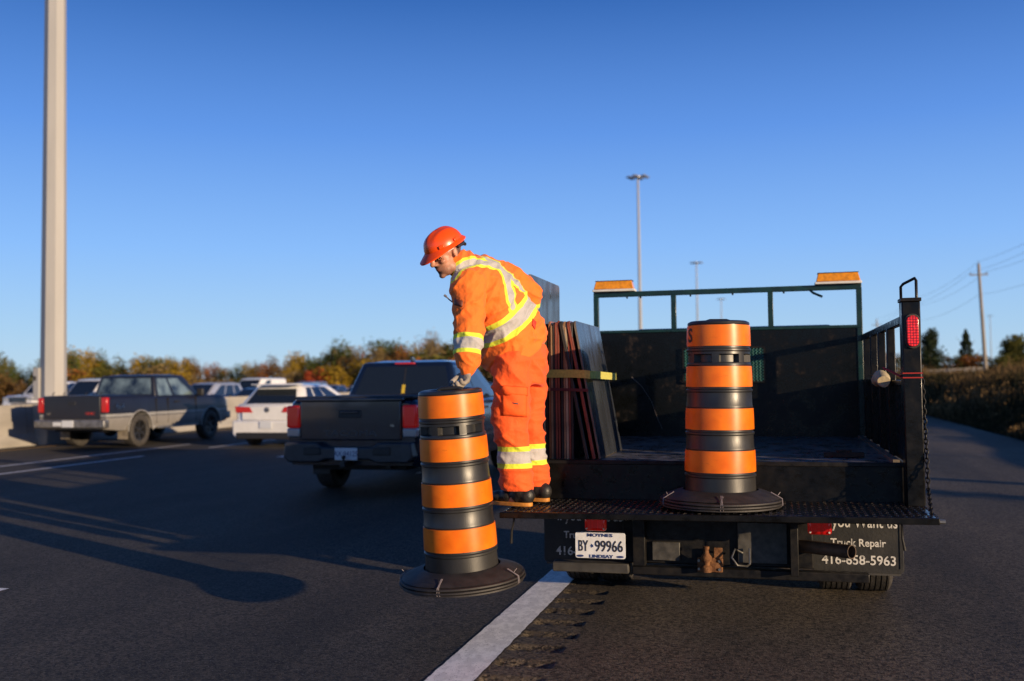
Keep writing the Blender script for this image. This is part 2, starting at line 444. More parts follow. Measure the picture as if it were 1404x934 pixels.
# lowered platform with raised tread bars
tilt = Matrix.Translation((-.385, 0, .70)) @ Matrix.Rotation(R(-.45), 4, 'Y') @ Matrix.Translation((.385, 0, -.70))
m = MB(); m.box(-1.64, .86, PY0, DY0-.01, .666, .70, tilt)
plat = tb(m, 'rear_platform', M_PLATE, bevel=.006)
M_TREAD = mat('tread_bar_steel', (.016, .015, .016), .22, metal=.5, col2=(.13, .12, .11), vscale=35, rvar=.12, cramp=(.5, .8))
m = MB()
for i in range(62):                       # pressed tread: alternating short raised bars
    for j in range(17):
        x = -1.615 + .0405*i; y = PY0+.025 + .039*j
        a = R(45 if (i+j) % 2 else -45)
        Mx = tilt @ Matrix.Translation((x, y, .70)) @ Matrix.Rotation(a, 4, 'Z')
        l, w, h = .0145, .005, .0035
        m._add([Mx @ Vector(q) for q in ((-l,0,0),(0,-w,0),(l,0,0),(0,w,0),(-l*.55,0,h),(l*.55,0,h))],
               [(0,1,5,4),(1,2,5),(2,3,4,5),(3,0,4)])
tr = tb(m, 'tread_pattern', M_TREAD, plat); tag(tr, kind='stuff')
m = MB(); m.box(-1.645, .865, PY0-.010, PY0+.004, .662, .6985, tilt); tb(m, 'platform_lip', M_BLK, plat, bevel=.004)
m = MB(); m.tube([(.862, PY0+.04, .685), (.90, PY0+.04, .685)], .012, 8); tb(m, 'hinge_bolt', M_STEEL, plat)
# deck, riser, sill
m = MB(); m.box(BX0, BX1, DY0, DY1, .86, .945); deck = tb(m, 'deck', M_DECK)
m = MB(); m.box(BX0-.02, BX1+.04, DY0-.006, DY0+.05, .69, .935); tb(m, 'rear_riser', M_BLK, bevel=.006)
m = MB(); m.box(BX0-.02, BX1+.04, DY0-.014, DY0+.03, .925, .953); tb(m, 'deck_sill', M_BLK2, bevel=.005)
for x in (BX0-.0, BX1-.0):
    m = MB(); m.box(x-.02, x+.05 if x > 0 else x+.02, DY0+.05, DY1, .70, .86); tb(m, 'side_rail_beam', M_BLK)
m = MB(); m.box(BX1-.075, BX1-.035, DY0+.08, DY1-.05, .945, .965); tb(m, 'kick_strip', mat('dusty_kick_strip', (.14, .11, .075), .8, var=.4, vscale=12), deck)
# right and left racks
def rack(X, outer):
    r = MB(); r.box(X, X+outer*.006, DY0+.08, DY1, .95, 1.435)
    root = tb(r, 'side_panel', M_BLK)
    r = MB(); r.box(X-.022, X+.022, DY0+.02, DY1, 1.815, 1.865); tb(r, 'top_rail', M_BLK, root, bevel=.005)
    r = MB(); r.box(X-.018, X+.018, DY0+.02, DY1, 1.43, 1.465); tb(r, 'mid_rail', M_BLK, root, bevel=.004)
    for y in (7.25, 7.85, 8.45, 9.05):
        r = MB(); r.box(X-.026-.012*outer, X+.026-.012*outer, y-.035, y+.035, .95, 1.815); tb(r, 'stake', M_BLK, root, bevel=.005)
    return root
rr = rack(BX1, 1); rl = rack(BX0, -1)
for X, s in ((BX1+.02, 1), (BX0-.02, -1)):
    m = MB(); m.box(X-.052, X+.055, DY0-.19, DY0-.06, .705, 1.945)
    post = tb(m, 'corner_post', M_BLK, bevel=.008)
    m = MB(); m.box(X-.058, X+.061, DY0-.20, DY0-.05, 1.943, 1.965); tb(m, 'post_cap', M_BLK2, post, bevel=.003)
    m = MB(); m.tube([(X-.035, DY0-.03, 1.93), (X-.035, DY0-.03, 2.045), (X-.022, DY0-.05, 2.062), (X+.030, DY0-.165, 2.085), (X+.037, DY0-.17, 2.07), (X+.037, DY0-.17, 1.95)], .009, 8)
    tb(m, 'grab_handle', M_BLK, post, smooth=60)
    # lamp
    def oval(w, h, n=28):
        out = []
        for i in range(n):
            a = 2*math.pi*i/n; c = (h-w)
            out.append((w*math.cos(a), w*math.sin(a) + (c if math.sin(a) > 0 else -c)))
        return out
    cx, cz = X+.006, 1.762
    m = MB(); m.prism([(cx+a, cz+b_) for a, b_ in oval(.046, .106)], DY0-.205, DY0-.19, 'y'); bz = tb(m, 'lamp_gasket', M_RUB, post, bevel=.004)
    m = MB(); m.prism([(cx+a, cz+b_) for a, b_ in oval(.034, .094)], DY0-.214, DY0-.205, 'y')
    def led_mat():
        q = bpy.data.materials.new('led_lens'); q.use_nodes = True; nt = q.node_tree; n = nt.nodes; L = nt.links; b_ = n['Principled BSDF']
        tc = n.new('ShaderNodeTexCoord'); v = n.new('ShaderNodeTexVoronoi'); v.inputs['Scale'].default_value = 62; v.inputs['Randomness'].default_value = .15
        L.new(tc.outputs['Object'], v.inputs['Vector'])
        rp = n.new('ShaderNodeValToRGB'); rp.color_ramp.elements[0].color = (.9, .02, .02, 1); rp.color_ramp.elements[1].color = (.16, .0, .004, 1); rp.color_ramp.elements[0].position = .2; rp.color_ramp.elements[1].position = .55
        L.new(v.outputs['Distance'], rp.inputs[0]); L.new(rp.outputs[0], b_.inputs['Base Color']); L.new(rp.outputs[0], b_.inputs['Emission Color']); b_.inputs['Emission Strength'].default_value = .35
        b_.inputs['Roughness'].default_value = .15
        return q
    tb(m, 'tail_lamp', MATS.setdefault('led', led_mat()) if 'led' not in MATS else MATS['led'], post, bevel=.003)
    m = MB(); Mst = mat('red_black_strap', (.35, .012, .008), .7)
    for zz in (1.478, 1.505):
        m.box(X-.056, X+.059, DY0-.194, DY0-.056, zz, zz+.007)
    m.tube([(X-.056, DY0-.1, 1.49), (X-.13, DY0+.15, 1.545)], .008, 6)
    tb(m, 'strap', Mst, post)
# chain at the right corner
def chain(pts, name):
    m = MB(); P = [Vector(q) for q in pts]; tot = sum((P[i+1]-P[i]).length for i in range(len(P)-1)); N = int(tot/.030)
    for k in range(N):
        d = (k+.5)*tot/N; i = 0
        while d > (P[i+1]-P[i]).length: d -= (P[i+1]-P[i]).length; i += 1
        t = (P[i+1]-P[i]).normalized(); c = P[i] + t*d
        x = t.cross(Vector((0,1,0))).normalized(); y = t.cross(x)
        u = x if k % 2 else y
        ring = [c + t*(.021*math.sin(a)) + u*(.010*math.cos(a)) for a in [2*math.pi*q/10 for q in range(10)]]
        m.tube(ring, .0042, 5, closed=True)
    tb(m, name, M_BLK2, smooth=80)
chain([(BX1+.082, DY0-.13, 1.50), (BX1+.09, DY0-.16, 1.1), (BX1+.082, DY0-.26, .82), (.845, PY0+.14, .705)], 'chain')
# headboard with frame
HX0, HX1 = -1.67, .785
m = MB(); m.box(HX0+.02, HX1-.02, DY1, DY1+.03, .93, 1.945); hb = tb(m, 'headboard', M_HEAD)
m = MB(); m.box(HX0, HX1, DY1-.014, DY1+.044, 1.93, 1.957); tb(m, 'headboard_rim', M_GRNBLK, hb, bevel=.004)
for u_x in (HX0+.023, -.905, -.016, HX1-.023):
    m = MB(); m.box(u_x-.024, u_x+.024, DY1-.010, DY1+.038, .95 if abs(u_x+.46) > .8 else 1.945, 2.285); tb(m, 'frame_upright', M_GRNBLK, hb, bevel=.004)
m = MB(); m.box(HX0, HX1, DY1-.012, DY1+.04, 2.280, 2.328); tb(m, 'frame_top_bar', M_GRNBLK, hb, bevel=.004)
for x0, x1 in ((HX0, HX0+.405), (HX1-.405, HX1)):
    m = MB(); m.box(x0, x1, DY1-.07, DY1+.09, 2.330, 2.352); bs = tb(m, 'beacon_base', M_WHT, hb, bevel=.004)
    m = MB()
    a = [(x0+.01, DY1-.065), (x1-.01, DY1-.065), (x1-.01, DY1+.085), (x0+.01, DY1+.085)]
    c = [(x0+.03, DY1-.045), (x1-.03, DY1-.045), (x1-.03, DY1+.065), (x0+.03, DY1+.065)]
    m.hexa([(p[0], p[1], 2.354) for p in a], [(p[0], p[1], 2.432) for p in c]); tb(m, 'beacon_lens', M_AMB, bs, bevel=.008, seg=3)
    m = MB(); m.box(x0+.025, x1-.025, DY1-.05, DY1+.07, 2.431, 2.4365); tb(m, 'beacon_top', M_BLK2, bs)
m = MB(); m.tube([(.34, DY1-.02, 2.28), (.36, DY1-.06, 2.255), (.44, DY1-.08, 2.215)], .012, 6); tb(m, 'loose_cable', M_GRNBLK, hb, smooth=60)
for x in (-1.35, -1.22, -.75, -.36, .1):
    m = MB(); m.tube([(x, DY1+.0, 2.282), (x+.008, DY1, 2.262)], .008, 6); tb(m, 'cable_clip', M_BLK2, hb)
# expanded metal window guard
M_TEAL = mat('teal_mesh_paint', (.008, .095, .082), .5, var=.3, vscale=40)
m = MB(); gx0, gx1, gz0, gz1 = -.82, -.08, 1.45, 1.77
nx, nz = 24, 12; dx, dz = (gx1-gx0)/nx, (gz1-gz0)/nz
for i in range(nx):
    for j in range(nz):
        x, z = gx0+i*dx, gz0+j*dz
        m.tube([(x, DY1-.03, z+dz/2), (x+dx/2, DY1-.034, z+dz)], .0032, 3); m.tube([(x+dx/2, DY1-.034, z+dz), (x+dx, DY1-.03, z+dz/2)], .0032, 3)
        m.tube([(x, DY1-.03, z+dz/2), (x+dx/2, DY1-.034, z)], .0032, 3); m.tube([(x+dx/2, DY1-.034, z), (x+dx, DY1-.03, z+dz/2)], .0032, 3)
gd = tb(m, 'window_guard', M_TEAL, hb)
m = MB()
for a, c in (((gx0, gz0), (gx1, gz0)), ((gx0, gz1), (gx1, gz1)), ((gx0, gz0), (gx0, gz1)), ((gx1, gz0), (gx1, gz1))):
    m.bar((a[0], DY1-.03, a[1]), (c[0], DY1-.03, c[1]), .014)
tb(m, 'guard_frame', M_BLK2, gd)
# scrapes on the headboard
m = MB()
sc = [YP(866, 517, DY1-.004), YP(880, 530, DY1-.004), YP(893, 550, DY1-.004), YP(902, 575, DY1-.004), YP(908, 588, DY1-.004)]
m.tube([(p.x, DY1-.001, p.z) for p in sc], [.004, .0025, .002, .003, .002], 4); tb(m, 'scratch', mat('bare_scratch', (.16, .13, .11), .6), hb)

# chassis, cab and underside
m = MB()
for x in (-.85, .02): m.box(x-.04, x+.04, 6.75, 13.6, .55, .78)
tb(m, 'chassis_frame', M_BLK2)
m = MB(); m.box(-1.0, .22, 6.66, 6.75, .27, .86); tb(m, 'lift_housing', M_BLK2, bevel=.01)
m = MB(); m.box(-1.46, -.95, 6.56, 6.66, .215, .278); tb(m, 'bumper_step', M_GREYB, bevel=.006)
m = MB(); m.box(-.93, .55, 6.60, 6.68, .205, .262); tb(m, 'bumper_beam', M_BLK2, bevel=.006)
m = MB(); m.box(.075, .125, 6.50, 6.66, .25, .66); tb(m, 'support_post', M_BLK2, bevel=.004)
m = MB(); m.box(-.92, -.84, 6.56, 6.66, .27, .64); tb(m, 'support_post', M_BLK2, bevel=.004)
for a_ in ((-.80, -.62, 6.62, 6.657, .30, .42), (-.25, .06, 6.63, 6.657, .30, .56)):
    m = MB(); m.box(*a_); tb(m, 'mount_plate', mat('dusty_steel_plate', (.05, .047, .042), .55, var=.4, vscale=20), bevel=.004)
h0 = YP(955, 770, 6.47)
m = MB(); m.box(-.505, -.345, 6.58, 6.60, .243, .335); m.box(-.40, -.345, 6.58, 6.60, .335, .40); hp = tb(m, 'hitch_plate', M_RUST, bevel=.004)
m = MB(); m.lathe([(.001,0),(.034,0),(.036,.035),(.022,.045),(.022,.06),(.034,.075),(.036,.095),(.018,.12),(.016,.14),(.020,.147),(.020,.162),(.001,.165)], 14, Matrix.Translation((-.445, 6.55, .25)))
tb(m, 'hitch_pin', M_RUST, hp, smooth=40)
for x in (-.495, -.365):
    for z in (.262, .315): m = MB(); m.tube([(x, 6.582, z), (x, 6.572, z)], .009, 6); tb(m, 'hitch_bolt', M_STEEL, hp)
m = MB(); m.tube([(-.22, 6.60, .37), (-.265, 6.55, .40), (-.285, 6.53, .35), (-.25, 6.53, .30), (-.19, 6.55, .295), (-.175, 6.60, .30), (-.175, 6.60, .40)], .007, 6); tb(m, 'steel_loop', M_STEEL, smooth=60)
# exhaust
e0, e1 = YP(1078, 746, 6.75), YP(1168, 757, 6.42)
m = MB(); ax = (e1-e0).normalized(); Mx = Matrix.Translation(e0) @ ax.to_track_quat('Z', 'Y').to_matrix().to_4x4(); ln = (e1-e0).length
m.lathe([(.041, -.25), (.042, ln), (.0375, ln), (.036, -.25)], 22, Mx, cap=False)
tb(m, 'exhaust_pipe', mat('heat_stained_pipe', (.17, .105, .068), .55, metal=.3, col2=(.07, .05, .038), vscale=9), smooth=40)
# mud flaps
M_FLAP = mat('mud_flap_rubber', (.012, .012, .012), .62, col2=(.030, .028, .025), vscale=7, bump=.2, bscale=50, cramp=(.45, .75))
flaps = []
for x0, x1 in ((-1.60, -.985), (.222, .79)):
    m = MB()
    def rr_(x0, x1, z0, z1, r=.03, n=5):
        o = []
        for cx, cz, a0 in ((x1-r, z0+r, -90), (x1-r, z1-r, 0), (x0+r, z1-r, 90), (x0+r, z0+r, 180)):
            for i in range(n): a = R(a0+90*i/(n-1)); o.append((cx+r*math.cos(a), cz+r*math.sin(a)))
        return o
    m.prism(rr_(x0, x1, .205, .72), 6.93, 6.945, 'y'); fl = tb(m, 'mud_flap', M_FLAP, bevel=.003); flaps.append(fl)
    m = MB(); m.box(x0+.02, x1-.02, 6.918, 6.93, .197, .21); tb(m, 'flap_weight', M_GREYB, fl)
    m = MB()
    m.tube([(x1-.022, 6.927, .24), (x1-.022, 6.927, .7)], .003, 4); tb(m, 'flap_ridge', M_FLAP, fl)
def flap_text(body, cx, cz, w, h, par, serif=True):
    o = text_mesh('lettering', body, h/.7, M_TEXT, Matrix.Identity(4), None, depth=.001, bold=.0012)
    xs = [v.co.x for v in o.data.vertices]; ys = [v.co.y for v in o.data.vertices]
    s = w/(max(xs)-min(xs)); mx = (max(xs)+min(xs))/2; my = (max(ys)+min(ys))/2
    o.data.transform(Matrix.Translation(Vector((cx, 6.9275, cz))-Vector(TC)) @ FACE_REAR @ Matrix.Diagonal((s, 1, 1, 1)) @ Matrix.Translation((-mx, -my, 0)))
    o.parent = par; KIDS.setdefault(par.name, []).append(o)
    return o
cR, cL = .505, -1.29
for fl, c in ((flaps[1], cR), (flaps[0], cL)):
    flap_text('If you Want us', c+.02, YP(1166, 727, 6.93).z+.045, .46, .075, fl)
    flap_text('Truck Repair', c+.005, YP(1166, 745.5, 6.93).z, .345, .048, fl)
    flap_text('416-658-5963', c+.005, YP(1166, 767.5, 6.93).z, .46, .060, fl)
# licence plate with dealer frame
pc = YP(823, 748, 6.40)
m = MB(); m.prism(rr_(pc.x-.163, pc.x+.163, pc.z-.083, pc.z+.083, .014), 6.398, 6.404, 'y')
pl = tb(m, 'licence_plate', mat('plate_white', (.66, .68, .72), .4, var=.08, vscale=20), bevel=.001); pl.rotation_euler = (0, R(-.0), 0)
M_NUM = mat('plate_black', (.02, .02, .03), .5); M_BLUE = mat('plate_blue', (.02, .04, .16), .5)
def plate_text(body, cx, cz, w, h, mt, name='lettering'):
    o = text_mesh(name, body, h/.7, mt, Matrix.Identity(4), None, depth=.0012, bold=.0006)
    xs = [v.co.x for v in o.data.vertices]; ys = [v.co.y for v in o.data.vertices]
    s = w/(max(xs)-min(xs)); mx = (max(xs)+min(xs))/2; my = (max(ys)+min(ys))/2
    o.data.transform(Matrix.Translation(Vector((cx, 6.3955, cz))-Vector(TC)) @ FACE_REAR @ Matrix.Diagonal((s, 1, 1, 1)) @ Matrix.Translation((-mx, -my, 0)))
    o.parent = pl; KIDS.setdefault(pl.name, []).append(o)
plate_text('BY', pc.x-.108, pc.z-.003, .063, .070, M_NUM)
plate_text('99966', pc.x+.058, pc.z-.003, .180, .070, M_NUM)
m = MB(); m.prism([(pc.x-.052+.011*math.cos(a)*(1 if i % 2 else .55), pc.z-.003+.013*math.sin(a)*(1 if i % 2 else .55)) for i, a in enumerate([2*math.pi*k/10 for k in range(10)])], 6.3945, 6.397, 'y'); tb(m, 'crown_mark', M_BLUE, pl)
plate_text('MOYNES', pc.x, pc.z+.066, .165, .020, M_BLUE)
plate_text('LINDSAY', pc.x+.008, pc.z-.069, .155, .020, M_BLUE)
for sx in (-1, 1):
    m = MB(); m.prism([(pc.x+sx*.13+.022*math.cos(a), pc.z-.069+.0075*math.sin(a)) for a in [2*math.pi*k/14 for k in range(14)]], 6.394, 6.397, 'y'); tb(m, 'oval_mark', M_BLUE, pl)
m = MB(); m.box(pc.x-.02, pc.x+.02, 6.404, 6.62, pc.z+.0, pc.z+.03); m.box(pc.x-.02, pc.x+.02, 6.404, 6.416, pc.z, .66); tb(m, 'plate_bracket', M_BLK2, pl)
# marker lamps under the platform, hanging straps
for u, v in ((816, 721), (1124, 726)):
    c = YP(u, v, 6.30)
    m = MB(); m.box(c.x-.07, c.x+.07, 6.30, 6.34, c.z-.035, c.z+.055); lm = tb(m, 'marker_lamp', M_REDL, bevel=.019, seg=3)
    for s in (-.055, .055): m = MB(); m.tube([(c.x+s, 6.301, c.z-.018), (c.x+s, 6.294, c.z-.018)], .006, 8); tb(m, 'lamp_screw', M_WHT, lm)
    m = MB(); m.box(c.x-.01, c.x+.01, 6.34, 6.60, c.z+.0, c.z+.02); tb(m, 'lamp_bracket', M_BLK2, lm)
for (ua, va, ub, vb) in ((704, 712, 701, 745), (1236, 722, 1241, 755)):
    a, c = YP(ua, va, 6.05), YP(ub, vb, 6.05)
    m = MB(); m.tube([(a.x, 6.05, a.z+.03), (a.x+.004, 6.05, a.z), ((a.x+c.x)/2-.004, 6.05, (a.z+c.z)/2), tuple(c)], [.006, .006, .007, .009], 6); tb(m, 'hanging_strap', M_BLK2, plat, smooth=60)
# dual rear wheels and axle
def wheel_meshes(r, w, rim_r, mt_rim, grooves=0, spokes=6, dark=False):
    t = MB(); hw = w/2; prof = []
    prof += [(rim_r, -hw*.8), (rim_r+.02, -hw*.98), (r*.5+rim_r*.5, -hw*1.04), (r-.035, -hw), (r-.008, -hw*.86)]
    if grooves:
        for g_ in range(grooves):
            c = -hw*.78 + 2*hw*.78*(g_+.5)/grooves; d = hw*.78/grooves*.26
            prof += [(r, c-hw*.78/grooves+d*.4), (r, c-d), (r-.014, c-d*.7), (r-.014, c+d*.7), (r, c+d)]
        prof.append((r, hw*.76))
    else: prof += [(r, -hw*.5), (r, hw*.5)]
    prof += [(r-.008, hw*.86), (r-.035, hw), (r*.5+rim_r*.5, hw*1.04), (rim_r+.02, hw*.98), (rim_r, hw*.8)]
    MY = Matrix.Rotation(math.pi/2, 4, 'Y')
    t.lathe(prof, 40, MY, cap=False)
    tm = t.mesh('tyre', M_RUB, smooth=35)
    k = MB()
    k.lathe([(rim_r, -hw*.8), (rim_r+.006, -hw*.85), (rim_r-.015, -hw*.7), (rim_r-.03, hw*.1), (.12, hw*.15), (.12, hw*.45), (.001, hw*.5)], 32, MY, cap=False)
    k.lathe([(rim_r, hw*.8), (rim_r+.008, hw*.9), (rim_r-.012, hw*.86), (rim_r-.03, hw*.3)], 32, MY, cap=False)
    for i in range(spokes):
        a = 2*math.pi*i/spokes
        Ms = Matrix.Rotation(a, 4, 'X')
        k.hexa([Ms @ Vector(q) for q in ((hw*.35, -.035, .03), (hw*.62, -.035, .03), (hw*.62, .035, .03), (hw*.35, .035, .03))],
               [Ms @ Vector(q) for q in ((hw*.5, -.045, rim_r-.005), (hw*.78, -.045, rim_r-.005), (hw*.78, .045, rim_r-.005), (hw*.5, .045, rim_r-.005))])
    k.lathe([(.001, hw*.3), (.06, hw*.3), (.06, hw*.7), (.03, hw*.82), (.001, hw*.82)], 16, MY, cap=False)
    rm = k.mesh('rim', mt_rim, smooth=35)
    return tm, rm
def add_wheel(parent, loc, meshes, flip=False):
    tm, rm = meshes
    t = bpy.data.objects.new('wheel', tm); t.location = loc
    if flip: t.rotation_euler = (0, 0, math.pi)
    link(t, parent)
    r_ = bpy.data.objects.new('rim', rm); link(r_, t)
    return t
TW = wheel_meshes(.40, .225, .245, M_GREYB, grooves=5)
for x in (-1.405, -1.155, .385, .635):
    add_wheel(truck, (x-TC[0], 0, .40), TW, flip=x < -.4)
m = MB(); m.tube([(-1.4, 7.45, .40), (.63, 7.45, .40)], .06, 10); m.ell((-.385, 7.45, .40), (.2, .17, .17)); tb(m, 'rear_axle', M_BLK2, smooth=60)
for x in (-1.28, .51):
    m = MB(); n_ = 12
    pts = [(7.45+.50*math.cos(math.pi*i/n_), .40+.44*math.sin(math.pi*i/n_)) for i in range(n_+1)]
    for i in range(n_):
        a, c = pts[i], pts[i+1]
        m.hexa([(x-.26, a[0], a[1]), (x+.26, a[0], a[1]), (x+.26, c[0], c[1]), (x-.26, c[0], c[1])],
               [(x-.26, a[0], a[1]+.01), (x+.26, a[0], a[1]+.01), (x+.26, c[0], c[1]+.01), (x-.26, c[0], c[1]+.01)])
    tb(m, 'fender', M_BLK2)
# cab (mostly behind the headboard)
M_CAB = mat('black_cab_paint', (.012, .012, .014), .25, coat=.6)
M_GLASS = mat('dark_glass', (.012, .016, .020), .04, spec=.8, coat=.3)
m = MB(); m.prism([(9.75,.55),(13.9,.55),(14.15,.7),(14.15,1.12),(13.95,1.25),(12.5,1.32),(11.75,1.98),(9.95,1.99),(9.75,1.3)], -1.33, .56, 'x'); cab = tb(m, 'cab', M_CAB, bevel=.05, seg=3)
for x, s in ((-1.334, -1), (.564, 1)):
    m = MB(); m.prism([(9.95,1.35),(12.25,1.35),(11.68,1.88),(10.05,1.88)], x, x+s*.006, 'x'); tb(m, 'side_window', M_GLASS, cab)
    m = MB(); m.box(x, x+s*.22, 12.2, 12.28, 1.35, 1.6); tb(m, 'mirror', M_BLK2, cab, bevel=.02)
for x in (-1.2, .43): add_wheel(truck, (x-TC[0], 13.05-TC[1], .40), TW, flip=x < -.4)
# things left on the deck
c = GP(1157, 626, .95)
m = MB(); m.box(-.13, .13, -.03, .03, 0, .035); m.box(-.05, .05, -.028, .028, .035, .05)
o = m.build('wood_offcut', mat('dark_wood', (.03, .022, .016), .8, var=.3, vscale=20), bevel=.004); o.location = (c.x, c.y, .9465)
tag(o, 'small dark offcut of wood lying on the truck deck', 'offcut')
M_TAN = mat('tan_canvas', (.42, .34, .20), .85, var=.15, vscale=14, bump=.3, bscale=60)
m = MB()
secs = []
for i in range(9):
    t = i/8; yy = 7.02 + .40*t
    rr0 = .052*(.75+.25*math.sin(math.pi*t)); 
    secs.append([Vector((BX1-.085 + rr0*math.cos(a)*(1+.08*math.sin(3*a+t*5)), yy, 1.455 + rr0*.95*math.sin(a) + .03*math.sin(math.pi*t))) for a in [2*math.pi*k/16 for k in range(16)]])
m.loft(secs)
o = m.build('canvas_roll', M_TAN, off=(BX1-.115, 7.6, 1.40), smooth=60); o.location = (BX1-.115, 7.6, 1.40)
tag(o, 'tan canvas roll tucked against the right side rack', 'canvas roll')

# ================================================================== sign panels strapped on edge
def panel_mat(name, face, edge):
    return [mat('panel_face_'+name, face, .24, var=.22, vscale=5, rvar=.15, stretch=(1, 1, .3), bump=.1, bscale=20), mat('panel_edge_'+name, edge, .75, var=.45, vscale=26, bump=.4, bscale=60, stretch=(1, 1, .25))]
PM = {k: panel_mat(k, f, e) for k, f, e in (
    ('grey', (.030, .034, .042), (.16, .13, .10)), ('brown', (.10, .07, .05), (.34, .19, .10)), ('red', (.12, .03, .02), (.26, .06, .035)),
    ('tan', (.2, .16, .1), (.46, .34, .22)), ('dark', (.03, .03, .035), (.035, .028, .024)), ('orange', (.4, .10, .02), (.34, .13, .05)))}
def panel(x_bot, lean, y0, depth, height, thick, kind, label, z0=.9475, yaw=0.0):
    m = MB(); ln = math.tan(lean)
    # standing on edge along Y, leaning by 'lean' about Y
    n = 10; vs = []
    outline = []
    Mx = Matrix.Translation((x_bot, y0, z0)) @ Matrix.Rotation(yaw, 4, 'Z') @ Matrix.Rotation(lean, 4, 'Y')
    r = .03
    pts = [(0, 0), (depth, 0)]
    for i in range(5): a = R(90*i/4); pts.append((depth-r+r*math.cos(a), height-r+r*math.sin(a)))
    for i in range(5): a = R(90+90*i/4); pts.append((r+r*math.cos(a), height-r+r*math.sin(a)))
    k = len(pts)
    V = [Vector((0, a, b)) for a, b in pts] + [Vector((thick, a, b)) for a, b in pts]
    m.cur = 0; m._add(V, [tuple(range(k-1, -1, -1)), tuple(range(k, 2*k))])
    m.cur = 1; m.f += []; kk = 0
    for i in range(k):
        m.f.append((i, (i+1) % k, k+(i+1) % k, k+i)); m.mi.append(1)
    me = bpy.data.meshes.new('sign_panel'); me.from_pydata([tuple(v) for v in m.v], [], m.f)
    for q in PM[kind]: me.materials.append(q)
    me.polygons.foreach_set('material_index', m.mi)
    bm = bmesh.new(); bm.from_mesh(me); bmesh.ops.recalc_face_normals(bm, faces=bm.faces); bm.to_mesh(me); bm.free()
    o = bpy.data.objects.new('sign_panel', me); link(o); o.matrix_world = Mx
    bv = o.modifiers.new('bevel', 'BEVEL'); bv.width = .002; bv.segments = 1; bv.limit_method = 'ANGLE'
    tag(o, label, 'panel', 'panels strapped on the truck bed')
    return o
PY = DY0+.10
ordn = ['first', 'second', 'third', 'fourth', 'fifth', 'sixth', 'seventh', 'eighth', 'ninth', 'tenth', 'eleventh', 'twelfth', 'thirteenth', 'fourteenth']
def xat(u, y, z): return next(x for x in [YP(u, 0, y)] ) if False else YP(u, z, y).x
xL, xR = YP(742, 600, PY).x, YP(786, 600, PY).x
kinds = ['dark', 'tan', 'dark', 'orange', 'brown', 'dark', 'red', 'red', 'dark', 'brown', 'tan', 'red', 'dark']
names = {'dark': 'blackish', 'tan': 'pale wood', 'orange': 'orange-brown', 'brown': 'brown wood', 'red': 'dark red'}
x = xL; N = len(kinds); stepx = (xR-xL)/N
for i, k in enumerate(kinds):
    th = stepx*random.uniform(.80, .98)
    hgt = random.uniform(.935, .965)
    panel(x, R(random.uniform(-.35, .35)), PY+random.uniform(0, .03), random.uniform(.95, 1.05), hgt, th, k,
          f'{names[k]} edged board in the strapped upright stack, {ordn[N-1-i]} from the leaning panels')
    x += stepx
# tall sheets behind the man (stand just beyond the first stack)
tx = YP(726, 420, PY+.05).x
panel(tx-.030, R(.2), PY+.04, .95, 1.285, .016, 'brown', 'tall brown edged sheet behind the worker, beside the tall grey one')
panel(tx-.009, R(.2), PY+.03, .98, 1.29, .018, 'grey', 'tall grey sheet rising above the strapped stack behind the worker')
# leaning panels
xb = YP(812, 632, PY).x
for i, (dx, k, lab) in enumerate(((-.085, 'dark', 'blackish leaning panel closest to the upright stack'), (-.040, 'red', 'dark red edged leaning panel under the glossy grey one'), (.0, 'grey', 'glossy grey panel leaning outermost on the strapped stack'))):
    panel(xb+dx+.04, R(-10.5+i*.3), PY+.0+.015*i, .98, .965, .022 if i < 2 else .016, k, lab)
# ratchet strap round the stack
M_STRAP = mat('yellow_green_webbing', (.50, .46, .10), .8, var=.15, vscale=60, bump=.3, bscale=200)
def ribbon(pts, w, th=.003):
    m = MB(); P = [Vector(q) for q in pts]; secs = []
    for i, p in enumerate(P):
        a = P[max(0, i-1)]; b_ = P[min(len(P)-1, i+1)]; t = (b_-a); t.z = 0; t.normalize(); nn = Vector((t.y, -t.x, 0))
        h_ = w[i] if isinstance(w, list) else w
        secs.append([p+Vector((0,0,-h_/2)), p+nn*th+Vector((0,0,-h_/2)), p+nn*th+Vector((0,0,h_/2)), p+Vector((0,0,h_/2))])
    m.loft(secs); return m
zs = YP(770, 512, PY).z
s1 = YP(740, 512, PY-.012); s2 = YP(787, 512, PY-.012); s3 = YP(806, 515, PY-.02)
s4 = Vector((s3.x+.035, PY+.03, zs-.012)); s5 = YP(833, 519, PY+.9)
m = ribbon([(s1.x-.12, PY-.006, zs), (s1.x, PY-.010, zs), (s2.x, PY-.012, zs-.003), (s3.x-.02, PY-.022, zs-.008), (s3.x+.012, PY-.012, zs-.012)], .055)
so = m.build('cargo_strap', M_STRAP, off=(s2.x, PY, zs)); so.location = (s2.x, PY, zs)
tag(so, 'yellow-green webbing strap pulled round the stack of panels', 'strap')
xf = lambda y: s3.x + .038
m = ribbon([(s3.x+.012, PY-.012, zs-.012), (s3.x+.04, PY+.05, zs-.013), (s3.x+.042, PY+.5, zs-.02), (s3.x+.042, PY+.95, zs-.026)], .052)
m.build('strap_run', M_STRAP, so, off=(s2.x, PY, zs))
zs2 = YP(770, 534, PY).z
m = ribbon([(s1.x-.05, PY-.004, zs2+.008), (s1.x, PY-.008, zs2+.004), (s2.x, PY-.009, zs2-.004), (s3.x, PY-.012, zs2-.008)], .02)
o = m.build('cargo_strap', mat('dark_red_webbing', (.10, .022, .022), .8), off=(s2.x, PY, zs2)); o.location = (s2.x, PY, zs2)
tag(o, 'thin dark red strap below the yellow-green strap on the panels', 'strap')

